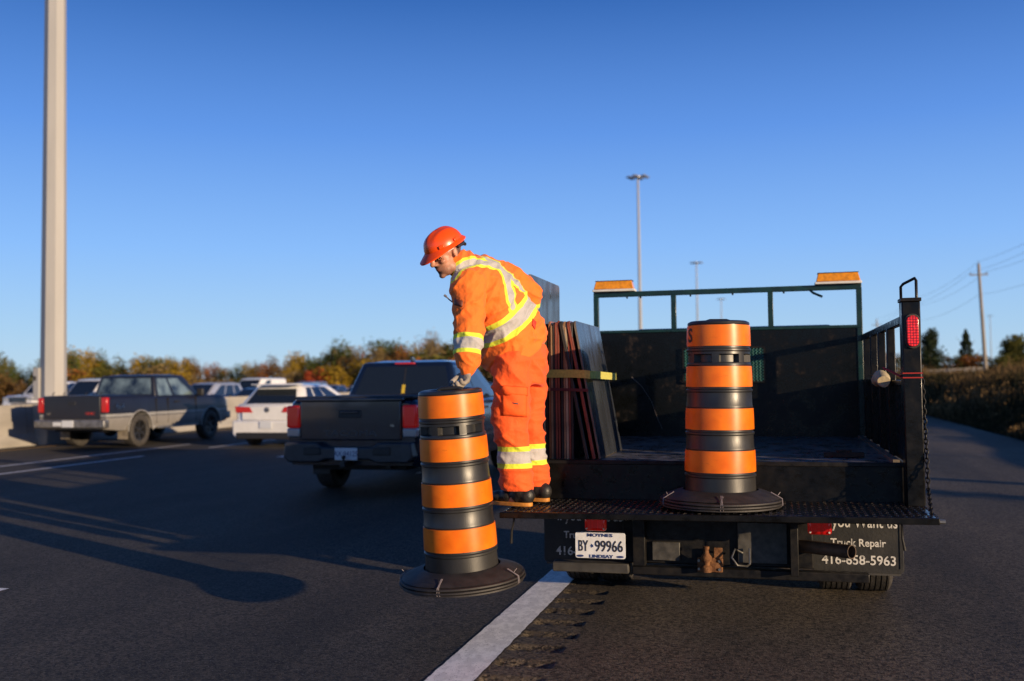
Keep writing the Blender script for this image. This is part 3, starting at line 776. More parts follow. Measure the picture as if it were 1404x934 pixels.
# ================================================================== construction barrels
def sheeting():
    q = bpy.data.materials.new('orange_reflective_sheeting'); q.use_nodes = True; nt = q.node_tree; n = nt.nodes; L = nt.links; b_ = n['Principled BSDF']
    tc = n.new('ShaderNodeTexCoord'); v = n.new('ShaderNodeTexVoronoi'); v.inputs['Scale'].default_value = 90; v.inputs['Randomness'].default_value = .08; v.feature = 'DISTANCE_TO_EDGE'
    L.new(tc.outputs['Object'], v.inputs['Vector'])
    no = n.new('ShaderNodeTexNoise'); no.inputs['Scale'].default_value = 9; no.inputs['Detail'].default_value = 8; L.new(tc.outputs['Object'], no.inputs['Vector'])
    rp = n.new('ShaderNodeValToRGB'); rp.color_ramp.elements[0].color = (.66, .118, .003, 1); rp.color_ramp.elements[1].color = (.84, .190, .006, 1); rp.color_ramp.elements[0].position = .3; rp.color_ramp.elements[1].position = .7
    L.new(no.outputs['Fac'], rp.inputs[0])
    mr = n.new('ShaderNodeMapRange'); mr.inputs[1].default_value = 0; mr.inputs[2].default_value = .0012; mr.inputs[3].default_value = .86; mr.inputs[4].default_value = 1; L.new(v.outputs['Distance'], mr.inputs[0])
    mx = n.new('ShaderNodeMix'); mx.data_type = 'RGBA'; mx.blend_type = 'MULTIPLY'; mx.inputs['Factor'].default_value = 1; L.new(rp.outputs[0], mx.inputs['A']); L.new(mr.outputs[0], mx.inputs['B'])
    mp = n.new('ShaderNodeMapping'); mp.inputs['Scale'].default_value = (1, 1, 5); L.new(tc.outputs['Object'], mp.inputs[0])
    sc_ = n.new('ShaderNodeTexNoise'); sc_.inputs['Scale'].default_value = 7; sc_.inputs['Detail'].default_value = 12; sc_.inputs['Roughness'].default_value = .8; L.new(mp.outputs[0], sc_.inputs['Vector'])
    sr = n.new('ShaderNodeMapRange'); sr.inputs[1].default_value = .60; sr.inputs[2].default_value = .70; sr.inputs[4].default_value = .75; L.new(sc_.outputs['Fac'], sr.inputs[0])
    m3 = n.new('ShaderNodeMix'); m3.data_type = 'RGBA'; L.new(sr.outputs[0], m3.inputs['Factor']); L.new(mx.outputs['Result'], m3.inputs['A']); m3.inputs['B'].default_value = (.30, .055, .008, 1)
    L.new(m3.outputs['Result'], b_.inputs['Base Color'])
    b_.inputs['Roughness'].default_value = .36; b_.inputs['Specular IOR Level'].default_value = .35
    bp = n.new('ShaderNodeBump'); bp.inputs['Strength'].default_value = .25; bp.inputs['Distance'].default_value = .003; L.new(no.outputs['Fac'], bp.inputs['Height']); L.new(bp.outputs[0], b_.inputs['Normal'])
    return q
M_ORG = sheeting()
M_DRUM = mat('black_drum_plastic', (.010, .010, .0105), .40, spec=.5, col2=(.022, .021, .020), vscale=6, rvar=.1, bump=.12, bscale=140, bdist=.002, stretch=(1, 1, .3))
M_RING = mat('ballast_ring_rubber', (.020, .017, .0165), .62, var=.4, vscale=14, bump=.5, bscale=160, bdist=.003)
M_TIE = mat('plastic_tie', (.20, .17, .18), .5)
def barrel(name_label, seed):
    rn = random.Random(seed)
    root = empty('construction_barrel'); tag(root, name_label, 'barrel', 'black and orange construction barrels')
    H, Z0 = 1.075, .03
    def rad(z): return .216 - .031*(z-Z0)/H
    fr = lambda f: Z0 + H*(1-f)
    bands = [(fr(.137), fr(.022)), (fr(.362), fr(.249)), (fr(.597), fr(.482)), (fr(.830), fr(.713))]
    prof = [(.205, Z0), (rad(Z0), Z0+.004), (rad(Z0+.05)+.001, Z0+.055), (rad(Z0+.055)+.004, Z0+.06), (rad(Z0+.06)-.002, Z0+.066)]
    for z0, z1 in reversed(bands):
        prof += [(rad(z0)-.003, z0-.034), (rad(z0)+.003, z0-.028), (rad(z0)+.003, z0-.018), (rad(z0)-.004, z0-.012), (rad(z0)-.004, z0), (rad(z1)-.005, z1+.004)]
        if z1 < 1.0: prof += [(rad(z1)-.001, z1+.008), (rad(z1)-.001, z1+.014), (rad(z1)-.004, z1+.020)]
        if abs(z1-bands[1][1]) < 1e-6:                                       # the band with the hand slots
            a, c = fr(.225), fr(.185)
            prof += [(rad(a)-.004, a-.004), (rad(a)-.004, a), (rad(c)-.004, c), (rad(c)-.004, c+.004)]
    zt = Z0+H
    prof += [(rad(zt)-.003, zt-.020), (rad(zt)+.002, zt-.016), (rad(zt)-.002, zt-.004), (rad(zt)-.018, zt+.004), (.12, zt+.002), (.11, zt-.004), (.001, zt-.004)]
    # monotone in z for body rows
    prof = [prof[0]] + sorted(prof[1:-4], key=lambda q: q[1]) + prof[-4:]
    n = 84; m = MB(); m.lathe(prof, n, cap=False)
    a, c = fr(.225), fr(.185)
    vs = []
    for (x, y, z) in m.v:
        if a-.0005 <= z <= c+.0005:
            an = math.degrees(math.atan2(y, x)) % (360/7)
            if 8 < an < 8+33:
                k = (rad(z)-.040)/math.hypot(x, y); x *= k; y *= k
        vs.append((x, y, z))
    m.v = vs
    m.build('drum_body', M_DRUM, root, smooth=38)
    for z0, z1 in bands:
        b_ = MB(); b_.lathe([(rad(z0)-.004, z0-.001), (rad(z0)+.0022, z0), (rad((z0+z1)/2)+.003, (z0+z1)/2), (rad(z1)+.0022, z1), (rad(z1)-.004, z1+.001)], 72, cap=False)
        bo = b_.build('orange_band', M_ORG, root, smooth=50)
    # moulded handle on top
    m = MB(); m.tube([(-.075, 0, zt-.012), (-.070, 0, zt+.002), (-.05, 0, zt+.008), (.05, 0, zt+.008), (.070, 0, zt+.002), (.075, 0, zt-.012)], .012, 10); m.build('top_handle', M_DRUM, root, smooth=60)
    # stacked ballast rings
    for k in range(4):
        zb = .004 + .017*k; ro = (.360, .372, .366, .350)[k]; wob = rn.uniform(0, 6)
        pr = [(.224, zb), (ro-.012, zb), (ro, zb+.004), (ro-.002, zb+.012), (ro-.02, zb+.016), (.224, zb+.016)]
        if k == 3: pr = [(.222, zb), (ro-.01, zb-.004), (ro, zb+.002), (ro-.02, zb+.014), (.26, zb+.040), (.224, zb+.048)]
        m = MB(); m.lathe(pr+[pr[0]], 64, cap=False)
        m.v = [(x*(1+.012*math.sin(2*math.atan2(y, x)+wob)+.006*math.sin(5*math.atan2(y, x)+wob)), y*(1+.012*math.sin(2*math.atan2(y, x)+wob)), z + .0015*math.sin(3*math.atan2(y, x)+wob)*max(0, math.hypot(x, y)-.24)/.1*(1 if k else 0)) for x, y, z in m.v]
        m.build('ballast_ring', M_RING, root, smooth=45)
    for a in (-98, -20, 100, 190):
        a = R(a+rn.uniform(-8, 8)); d = Vector((math.cos(a), math.sin(a), 0)); t = Vector((-d.y, d.x, 0))
        m = MB()
        for s in (-.004, .004):
            m.tube([d*.30+t*s+Vector((0,0,.094)), d*.335+t*s*.5+Vector((0,0,.075)), d*.366+t*s+Vector((0,0,.058)), d*.368+t*s*2+Vector((0,0,.02)), d*.345+t*s+Vector((0,0,.006))], .0022, 5)
        m.tube([d*.340+Vector((0,0,.078)), d*.352+t*.012+Vector((0,0,.095))], .002, 4)
        m.build('wire_tie', M_TIE, root, smooth=60)
    return root
bt = barrel('black and orange striped barrel standing on the rear platform of the truck', 1)
bc = GP(988, 691, .735)
bt.location = (YP(988, 690, 6.285).x, 6.285, .7065); bt.rotation_euler = (0, R(.4), R(12)); bt.scale = (1.015, 1.015, 1.025)
bh = barrel('tilted black and orange striped barrel held by the worker above the road', 5)
base = PX(635, 799, 5.86); top = PX(617, 535, 5.86)
axis = (top-base).normalized(); side = Vector((0, 0, 1)).cross(axis).normalized()
bh.rotation_mode = 'QUATERNION'
bh.rotation_quaternion = Vector((0, 0, 1)).rotation_difference(axis)
bh.location = base; bh.scale = (1.015, 1.015, 1.03)
bpy.context.view_layer.update()
# black letter on the upper band of the platform barrel
o = text_mesh('lettering', 'S', .115, mat('black_print', (.015, .012, .012), .5), Matrix.Identity(4), None, depth=.0, bold=.003)
bm = bmesh.new(); bm.from_mesh(o.data); bmesh.ops.subdivide_edges(bm, edges=[e for e in bm.edges if e.calc_length() > .01], cuts=3); bm.to_mesh(o.data); bm.free()
aS = R(-160)
for v in o.data.vertices:
    a = aS + v.co.x/.189; rr0 = .1922 - .029*v.co.y; v.co = (rr0*math.cos(a), rr0*math.sin(a), 1.018+v.co.y)
o.parent = bt; KIDS.setdefault(bt.name, []).append(o)
# ================================================================== vehicles
def carpaint(name, col, rough=.28, coat=.7, metal=.0):
    return mat(name, col, rough, metal=metal, coat=coat, var=.06, vscale=3, rvar=.05)
M_TRIM = mat('black_trim', (.014, .014, .015), .55, var=.2, vscale=20)
M_CHROME = mat('chrome', (.55, .55, .56), .16, metal=1.0)
M_ALLOY = mat('alloy_rim', (.28, .28, .29), .35, metal=.8, var=.2, vscale=30)
M_DARKRIM = mat('dark_rim', (.03, .03, .032), .4, metal=.5)
M_TAIL = mat('tail_light_red', (.34, .006, .007), .18, coat=.3, emit=(1, .02, .015), estr=.07)
M_CLEAR = mat('clear_lamp', (.36, .37, .39), .15, coat=.5, metal=.3)
M_PLATEW = mat('pale_plate', (.55, .58, .62), .45)
M_PLATET = mat('plate_letters', (.03, .05, .16), .5)
M_UNDER = mat('underbody', (.010, .010, .010), .8)
M_GLASS2 = mat('window_glass', (.010, .014, .018), .03, spec=.9)
WHEELS = {}
def wheels(r, w, rim, m): 
    k = (r, w, rim, m.name)
    if k not in WHEELS: WHEELS[k] = wheel_meshes(r, w, rim, m, spokes=6)
    return WHEELS[k]

def body_loft(S, paint):
    L, HW = S['L'], S['hw']; r = S['wr']; ra = r+S.get('arch', .07)
    ys = set(np.linspace(.0, L, 56).tolist() + [.03, .08, .15, L-.03, L-.08, L-.16])
    for yw in S['wy']:
        for k in np.linspace(0, math.pi, 17): ys.add(yw+ra*math.cos(k))
        ys.add(yw+ra+.002); ys.add(yw-ra-.002)
    for y, z in S['top']: ys.add(y)
    ys = sorted(y for y in ys if 0 <= y <= L)
    ty = [t[0] for t in S['top']]; tz = [t[1] for t in S['top']]
    secs = []
    for y in ys:
        zt = float(np.interp(y, ty, tz)); zl = S['z0'] + S.get('lift', .08)*max(0, 1-(min(y, L-y))/.5)
        for yw in S['wy']:
            d = abs(y-yw)
            if d < ra: zl = max(zl, r + math.sqrt(max(0, ra*ra-d*d)))
        e = min(y, L-y)
        w = HW * (1 - S.get('nose', .10)*max(0, 1-e/.22)**2 - .02*max(0, 1-e/1.2)**2)
        zt2 = zt - .05*max(0, 1-e/.08)**2
        lv = [zl, max(zl+.015, S['z0']+.12), max(zl+.03, .62), max(zl+.045, min(.80, zt2-.16)), max(zl+.06, zt2-.10), zt2-.03, zt2]
        fx = [.94, .985, 1.0, .998, .975, .945, .90]
        half = [(w*f, z) for f, z in zip(fx, lv)]
        sec = [Vector((x, y, z)) for x, z in half] + [Vector((w*.45, y, zt2+.012)), Vector((-w*.45, y, zt2+.012))] + [Vector((-x, y, z)) for x, z in reversed(half)]
        secs.append(sec)
    m = MB(); m.loft(secs); return m

def quad_on(A, s0, s1, t0, t1):      # patch on a bilinear face A = (bl, br, tr, tl)
    bl, br, tr, tl = [Vector(a) for a in A]
    f = lambda s, t: bl*(1-s)*(1-t) + br*s*(1-t) + tr*s*t + tl*(1-s)*t
    return [f(s0, t0), f(s1, t0), f(s1, t1), f(s0, t1)]
def pane(A, s0, s1, t0, t1, th=.006, name='window', mt=None, root=None, slant=(0, 0), mould=True):
    q = quad_on(A, s0, s1, t0, t1)
    e = (q[1]-q[0])
    q[3] = q[3] + e*slant[0]; q[2] = q[2] + e*slant[1]
    n = (q[1]-q[0]).cross(q[3]-q[0]).normalized()
    m = MB(); m.hexa([p - n*.004 for p in q], [p + n*th for p in q])
    return m.build(name, mt or M_GLASS2, root, bevel=.002, seg=1), n

def vehicle(name, S, paint, label, cat, group=None, glass=None):
    root = empty(name); tag(root, label, cat, group)
    L, HW = S['L'], S['hw']
    body_loft(S, paint).build('body', paint, root, smooth=38)
    m = MB(); m.box(-HW*.70, HW*.70, .25, L-.25, S['z0']-.02, S['z0']+.42); m.build('underbody', M_UNDER, root)
    G = S['gh']                                 # greenhouse: belt z, roof z, y's, half widths
    zb, zr = G['zb'], G['zr']; yb0, yr0, yr1, yb1 = G['y']; wb, wr_ = G['wb'], G['wr']
    B = [(-wb, yb0, zb), (wb, yb0, zb), (wb*.96, yb1, zb+G.get('zf', 0)), (-wb*.96, yb1, zb+G.get('zf', 0))]
    T = [(-wr_, yr0, zr-.02), (wr_, yr0, zr-.02), (wr_*.97, yr1, zr-.015), (-wr_*.97, yr1, zr-.015)]
    m = MB(); m.hexa(B, T)
    Tm = [Vector(t) for t in T]; ym = (yr0+yr1)/2
    cab = m.build('cabin', G.get('mat', paint), root, bevel=G.get('bev', .06), seg=3)
    m = MB(); ins = .10
    R0 = [(-wr_+ins, yr0+ins, zr-.022), (wr_-ins, yr0+ins, zr-.022), (wr_*.97-ins, yr1-ins, zr-.018), (-wr_*.97+ins, yr1-ins, zr-.018)]
    m.hexa(R0, [(a*.75, (b-ym)*.75+ym, c+.028) for a, b, c in R0]); m.build('roof_crown', paint, cab, smooth=60)
    Fr = (B[0], B[1], T[1], T[0])               # rear face seen from behind
    Rt = (B[1], B[2], T[2], T[1]); Lf = (B[3], B[0], T[0], T[3]); Ft = (B[2], B[3], T[3], T[2])
    gl = glass or M_GLASS2
    if G.get('rear', True): pane(Fr, *G.get('rw', (.09, .91, .12, .86)), name='rear_window', mt=gl, root=cab)
    pane(Ft, .07, .93, .08, .90, name='windscreen', mt=gl, root=cab)
    for s0, s1, sl in G['side']:
        pane(Rt, s0, s1, .07, .86, name='side_window', mt=gl, root=cab, slant=sl)
        pane(Lf, 1-s1, 1-s0, .07, .86, name='side_window', mt=gl, root=cab, slant=(-sl[1], -sl[0]))
    wm = wheels(S['wr'], S.get('ww', .24), S.get('rim', S['wr']*.62), S.get('rimmat', M_ALLOY))
    for yw in S['wy']:
        for s in (-1, 1): add_wheel(root, (s*(HW-.135), yw, S['wr']), wm, flip=s < 0)
    for s in (-1, 1):                           # mirrors and door handles
        ymir = yb1-.28
        m = MB(); m.box(s*(wb-.02), s*(wb+.07), ymir-.01, ymir+.03, zb-.01, zb+.03); mm = m.build('mirror', S.get('mirmat', M_TRIM), root)
        m = MB(); m.box(min(s*(wb+.05), s*(wb+.23)), max(s*(wb+.05), s*(wb+.23)), ymir-.06, ymir+.06, zb+.0, zb+S.get('mirh', .17)); m.build('mirror_shell', S.get('mirmat', M_TRIM), mm, bevel=.03, seg=3)
        for yh in S.get('handles', ()):
            zh = zb-.12
            m = MB(); m.box(min(s*(HW*.985), s*(HW*.985+.03)), max(s*(HW*.985), s*(HW*.985+.03)), yh-.10, yh+.10, zh-.018, zh+.018); m.build('door_handle', S.get('hmat', M_TRIM), root, bevel=.008)
        for yl in S.get('seams', ()):
            m = MB(); m.box(min(s*HW*.955, s*(HW*1.002)), max(s*HW*.955, s*(HW*1.002)), yl-.005, yl+.005, S['z0']+.12, zb-.02); m.build('door_seam', M_UNDER, root)
    return root, cab, dict(Fr=Fr, Rt=Rt, Lf=Lf, Ft=Ft, B=B, T=T)

def boxpart(root, name, mt, x0, x1, y0, y1, z0, z1, bevel=.01, seg=2, M=None):
    m = MB(); m.box(x0, x1, y0, y1, z0, z1, M); return m.build(name, mt, root, bevel=bevel, seg=seg)
def plate(root, x, y, z, text='', face=-1, mt=None):
    pl_ = boxpart(root, 'licence_plate', mt or M_PLATEW, x-.155, x+.155, y-.006, y+.006, z-.078, z+.078, .003)
    if text:
        Mx = Matrix.Translation((x, y-.0075, z)) @ FACE_REAR
        text_mesh('lettering', text, .095, M_PLATET, Mx, pl_, depth=.001, sx=.85)
    return pl_

# ---- charcoal-blue pickup beside the truck
P1 = carpaint('charcoal_blue_paint', (.005, .009, .023), .22, .65)
S = dict(L=5.39, hw=.945, z0=.36, wr=.385, ww=.26, wy=(1.22, 4.45), arch=.09, nose=.05, lift=.06,
         top=[(0, 1.26), (1.72, 1.27), (1.75, 1.24), (3.9, 1.22), (4.2, 1.19), (5.1, 1.10), (5.39, .95)],
         gh=dict(zb=1.20, zr=1.80, y=(1.78, 2.02, 3.25, 4.15), wb=.90, wr=.70, side=[(.05, .40, (.03, -.02)), (.44, .80, (0, -.22))], rw=(.07, .93, .16, .88)),
         handles=(2.15, 3.0), seams=(1.76, 2.62, 3.75), rimmat=M_DARKRIM)
tac, tcab, TF = vehicle('pickup_truck', S, P1, 'charcoal blue pickup with bed cover driving in the lane beside the worker', 'pickup', 'traffic driving away on the highway')
tac.location = (-5.30, 11.95, 0)
tg = boxpart(tac, 'tailgate', P1, -.70, .70, -.035, .03, .74, 1.255, .018, 3)
boxpart(tac, 'tailgate_lip', P1, -.74, .74, -.075, .05, 1.245, 1.285, .014, 3)
boxpart(tac, 'bed_cover', mat('vinyl_cover', (.012, .012, .013), .6), -.84, .84, .04, 1.72, 1.27, 1.305, .015)
hd = boxpart(tac, 'tailgate_handle', M_TRIM, -.16, .16, -.043, -.03, 1.03, 1.13, .006)
boxpart(tac, 'handle_grip', P1, -.12, .12, -.058, -.04, 1.085, 1.12, .008).parent = hd
text_mesh('lettering', 'TACOMA', .10, mat('embossed_letters', (.035, .042, .058), .3), Matrix.Translation((0, -.037, .83)) @ FACE_REAR, tg, depth=.003, sx=1.75)
text_mesh('badge', 'V6', .05, M_CHROME, Matrix.Translation((.58, -.037, .93)) @ FACE_REAR, tg, depth=.003)
for s in (-1, 1):
    xs = sorted((s*.715, s*.905))
    tl = boxpart(tac, 'tail_light', M_TAIL, xs[0], xs[1], -.03, .10, .90, 1.19, .025, 3)
    boxpart(tl, 'reverse_light', M_CLEAR, xs[0], xs[1], -.025, .095, .78, .895, .02, 3)
bmp = MB()
for x0, x1, z0, z1 in ((-.96, -.30, .50, .70), (.30, .96, .50, .70)): pass
bmp.prism([(-.895, .53), (-.87, .72), (-.42, .72), (-.34, .66), (.34, .66), (.42, .72), (.87, .72), (.895, .53), (.82, .46), (.40, .46), (.30, .50), (-.30, .50), (-.40, .46), (-.82, .46)], -.15, .10, 'y')
M_BUMP = mat('grey_bumper', (.030, .031, .036), .45, var=.2, vscale=10)
bo = bmp.build('rear_bumper', M_BUMP, tac, bevel=.025, seg=3)
boxpart(bo, 'bumper_step_pad', M_TRIM, -.60, -.36, -.165, -.14, .56, .66, .01)
boxpart(bo, 'bumper_step_pad', M_TRIM, .36, .60, -.165, -.14, .56, .66, .01)
plate(tac, .0, -.162, .575, 'AX·84125')
m = MB(); m.box(-.03, .03, -.28, .1, .42, .48); m.lathe([(.001, 0), (.015, 0), (.013, .03), (.026, .045), (.026, .07), (.001, .085)], 12, Matrix.Translation((0, -.24, .48))); m.build('tow_hitch', M_TRIM, tac, smooth=40)
m = MB(); m.tube([(-.8, 1.22, .385), (.8, 1.22, .385)], .045, 8); m.ell((.0, 1.22, .385), (.16, .14, .14)); m.build('rear_axle', M_UNDER, tac, smooth=60)
for s in (-1, 1): boxpart(tac, 'mud_guard', M_TRIM, min(s*.66, s*.92), max(s*.66, s*.92), .78, .79, .22, .55, .004)
m = MB(); m.tube([(.45, .15, .40), (.45, .9, .42)], .04, 8); m.build('exhaust', M_TRIM, tac, smooth=60)
m = MB(); m.prism([(2.25, 1.80), (2.42, 1.80), (2.29, 1.865), (2.25, 1.87)], -.02, .02, 'x'); m.build('roof_fin', P1, tcab, bevel=.008)
boxpart(tcab, 'brake_lamp', M_TAIL, -.16, .16, 1.955, 1.985, 1.745, 1.77, .006)
q = quad_on(TF['Fr'], .495, .525, .20, .42); m = MB(); m.hexa([p+Vector((0,-.009,0)) for p in q], [p+Vector((0,-.011,0)) for p in q]); m.build('window_sticker', mat('yellow_sticker', (.55, .38, .03), .6), tcab)
q = quad_on(TF['Fr'], .500, .516, .42, .85); m = MB(); m.hexa([p+Vector((0,-.008,0)) for p in q], [p+Vector((0,-.010,0)) for p in q]); m.build('slider_frame', M_TRIM, tcab)
for s in (-1, 1): boxpart(tac, 'headlight', M_CLEAR, min(s*.55, s*.90), max(s*.55, s*.90), 5.28, 5.40, .82, 1.0, .03)

# ---- old two-tone 4x4 pickup
def twotone():
    q = bpy.data.materials.new('two_tone_paint'); q.use_nodes = True; nt = q.node_tree; n = nt.nodes; L_ = nt.links; b_ = n['Principled BSDF']
    tc = n.new('ShaderNodeTexCoord'); sp = n.new('ShaderNodeSeparateXYZ'); L_.new(tc.outputs['Object'], sp.inputs[0])
    rp = n.new('ShaderNodeValToRGB'); rp.color_ramp.interpolation = 'CONSTANT'
    e = rp.color_ramp.elements; e[0].position = 0; e[0].color = (.20, .19, .18, 1); e[1].position = .36; e[1].color = (.05, .05, .055, 1)
    x = e.new(.372); x.color = (.25, .25, .25, 1); x = e.new(.405); x.color = (.009, .010, .018, 1)
    dv = n.new('ShaderNodeMath'); dv.operation = 'DIVIDE'; dv.inputs[1].default_value = 2.0; L_.new(sp.outputs['Z'], dv.inputs[0]); L_.new(dv.outputs[0], rp.inputs[0])
    no = n.new('ShaderNodeTexNoise'); no.inputs['Scale'].default_value = 3; no.inputs['Detail'].default_value = 8; L_.new(tc.outputs['Object'], no.inputs['Vector'])
    mr = n.new('ShaderNodeMapRange'); mr.inputs[3].default_value = .7; mr.inputs[4].default_value = 1.25; L_.new(no.outputs['Fac'], mr.inputs[0])
    mx = n.new('ShaderNodeMix'); mx.data_type = 'RGBA'; mx.blend_type = 'MULTIPLY'; mx.inputs['Factor'].default_value = 1; L_.new(rp.outputs[0], mx.inputs['A']); L_.new(mr.outputs[0], mx.inputs['B'])
    L_.new(mx.outputs['Result'], b_.inputs['Base Color']); b_.inputs['Roughness'].default_value = .38; b_.inputs['Coat Weight'].default_value = .08; b_.inputs['Specular IOR Level'].default_value = .35
    return q
P2 = twotone(); P2b = carpaint('dark_slate_paint', (.008, .009, .016), .38, .06)
S = dict(L=5.25, hw=.955, z0=.42, wr=.39, ww=.26, wy=(1.22, 4.32), arch=.085, nose=.04, lift=.05,
         top=[(0, 1.24), (1.84, 1.24), (1.87, 1.22), (4.0, 1.20), (5.0, 1.17), (5.25, 1.08)],
         gh=dict(zb=1.17, zr=1.73, y=(.90, 1.10, 3.30, 3.92), wb=.90, wr=.76, bev=.05, side=[(.04, .34, (.03, 0)), (.40, .58, (0, -.02)), (.62, .88, (0, -.15))], rw=(.06, .94, .12, .88)),
         handles=(2.75,), seams=(1.86, 2.35, 3.6), rimmat=M_DARKRIM, rim=.235, mirh=.2)
S['gh']['y'] = (1.88, 2.0, 3.30, 3.95); S['gh']['side'] = [(.06, .36, (.03, 0)), (.42, .86, (0, -.22))]
gmc, gcab, GF = vehicle('pickup_truck', S, P2, 'old dark slate and silver two-tone pickup in the lane along the median barrier', 'pickup', 'traffic driving away on the highway', glass=mat('light_patch_glass', (.075, .105, .115), .06, spec=.8, var=.85, vscale=3))  # mottled tint stands in for light seen through the opaque cab windows
gcab.data.materials[0] = P2b
gmc.location = (-15.72, 19.75, 0)
tg = boxpart(gmc, 'tailgate', P2b, -.76, .76, -.03, .03, .70, 1.235, .015, 3)
boxpart(gmc, 'tailgate_handle', M_TRIM, -.10, .10, -.04, -.025, 1.03, 1.11, .006)
text_mesh('lettering', 'GMC', .085, mat('red_badge', (.45, .03, .02), .4), Matrix.Translation((.50, -.032, .83)) @ FACE_REAR, tg, depth=.003, sx=1.3)
text_mesh('badge', 'SLE', .06, M_CHROME, Matrix.Translation((-.62, -.032, .83)) @ FACE_REAR, tg, depth=.003)
for s in (-1, 1):
    xs = sorted((s*.785, s*.93)); boxpart(gmc, 'tail_light', M_TAIL, xs[0], xs[1], -.025, .07, .86, 1.20, .012)
bo = boxpart(gmc, 'rear_bumper', M_CHROME, -.95, .95, -.14, .06, .50, .69, .03, 3); bo.data.materials[0] = mat('dull_chrome', (.22, .22, .22), .4, metal=.7, var=.3, vscale=8)
plate(bo, -.02, -.145, .60, '', mt=M_PLATEW); boxpart(bo, 'bumper_sticker', M_PLATEW, -.42, -.20, -.146, -.138, .55, .64, .002)
text_mesh('badge', '4x4', .19, M_CHROME, Matrix.Translation((.957, .42, .985)) @ Matrix.Rotation(math.pi/2, 4, 'Z') @ FACE_REAR, gmc, depth=.004, sx=1.15)
for s in (-1, 1):
    boxpart(gmc, 'mud_guard', mat('pale_mud_guard', (.20, .17, .13), .8, var=.3, vscale=9), min(s*.66, s*.93), max(s*.66, s*.93), .74, .752, .20, .60, .004)
    boxpart(gmc, 'wheel_lip', mat('silver_trim', (.36, .35, .33), .4, metal=.3), min(s*.94, s*.962), max(s*.94, s*.962), 1.7, 1.82, .42, .47, .006)
    for yw in (1.22, 4.32):
        m = MB(); pts = [(s*.958, yw+.482*math.cos(a), .39+.482*math.sin(a)) for a in [math.pi*(k/14) for k in range(15)]]
        m.tube(pts, .014, 5); m.build('wheel_arch_trim', MATS['silver_trim'], gmc, smooth=60)
    boxpart(gmc, 'headlight', M_CLEAR, min(s*.55, s*.9), max(s*.55, s*.9), 5.15, 5.27, .85, 1.05, .02)
    boxpart(gmc, 'side_step', MATS['dull_chrome'], min(s*.80, s*.97), max(s*.80, s*.97), 1.9, 3.7, .40, .45, .012)
for x in (-.35, -.2, .1, .3):
    m = MB(); m.tube([(x*2, .2, 1.24), (x*2, .2, 1.30), (x*2+.05, .2, 1.32)], .012, 5); m.build('cargo_hook', M_TRIM, gmc, smooth=60)
m = MB(); m.tube([(-.8, 1.22, .39), (.8, 1.22, .39)], .05, 8); m.ell((.1, 1.22, .39), (.17, .15, .15)); m.box(-.5, .5, .5, 3.5, .38, .5); m.build('rear_axle', M_UNDER, gmc, smooth=60)
boxpart(gmc, 'front_bumper', MATS['dull_chrome'], -.95, .95, 5.15, 5.34, .52, .72, .03)

# ---- white hatchback
P3 = carpaint('white_car_paint', (.66, .66, .65), .25)
S = dict(L=4.25, hw=.895, z0=.22, wr=.32, ww=.21, wy=(.78, 3.40), arch=.05, nose=.12, lift=.10,
         top=[(0, .98), (.10, 1.0), (3.1, .97), (3.6, .92), (4.1, .80), (4.25, .70)],
         gh=dict(zb=.95, zr=1.46, y=(.10, .56, 2.1, 3.15), wb=.83, wr=.58, bev=.12, side=[(.10, .26, (.1, 0)), (.29, .50, (0, 0)), (.53, .86, (0, -.28))], rw=(.10, .90, .10, .80)),
         handles=(1.35, 2.2), seams=(1.1, 2.0, 2.95), hmat=P3, mirmat=P3)
golf, fcab, FF = vehicle('hatchback_car', S, P3, 'white hatchback partly hidden behind the charcoal blue pickup', 'car', 'traffic driving away on the highway')
golf.location = (-11.38, 20.95, 0)
m = MB(); m.prism([(-.88, .30), (-.80, .22), (.80, .22), (.88, .30), (.88, .62), (-.88, .62)], -.09, .12, 'y'); bo = m.build('rear_bumper', P3, golf, bevel=.05, seg=4)
boxpart(bo, 'diffuser', M_TRIM, -.76, .76, -.11, .05, .19, .345, .02)
boxpart(golf, 'hatch_panel', P3, -.66, .66, -.035, .06, .62, .955, .03, 3)
plate(golf, 0, -.105, .52, '')
for s in (-1, 1):
    m = MB(); m.prism([(s*.80, .80), (s*.36, .80), (s*.44, .93), (s*.83, .95)], -.045, .06, 'y'); m.build('tail_light', M_TAIL, golf, bevel=.012)
    boxpart(golf, 'headlight', M_CLEAR, min(s*.5, s*.82), max(s*.5, s*.82), 4.08, 4.2, .6, .74, .03)
m = MB(); m.lathe([(.052, 0), (.060, .004), (.060, .010), (.052, .012)], 20, Matrix.Translation((0, -.036, .865)) @ Matrix.Rotation(math.pi/2, 4, 'X'), cap=True); em = m.build('round_emblem', MATS.setdefault('emb', mat('emblem_dark', (.05, .06, .09), .3)), golf, smooth=40)
for txt, dz in (('V', .022), ('W', -.018)): text_mesh('emblem_letter', txt, .05, M_CHROME, Matrix.Translation((0, -.0495, .865+dz)) @ FACE_REAR, em, depth=.001)
boxpart(fcab, 'roof_spoiler', P3, -.60, .60, .30, .62, 1.435, 1.465, .012)

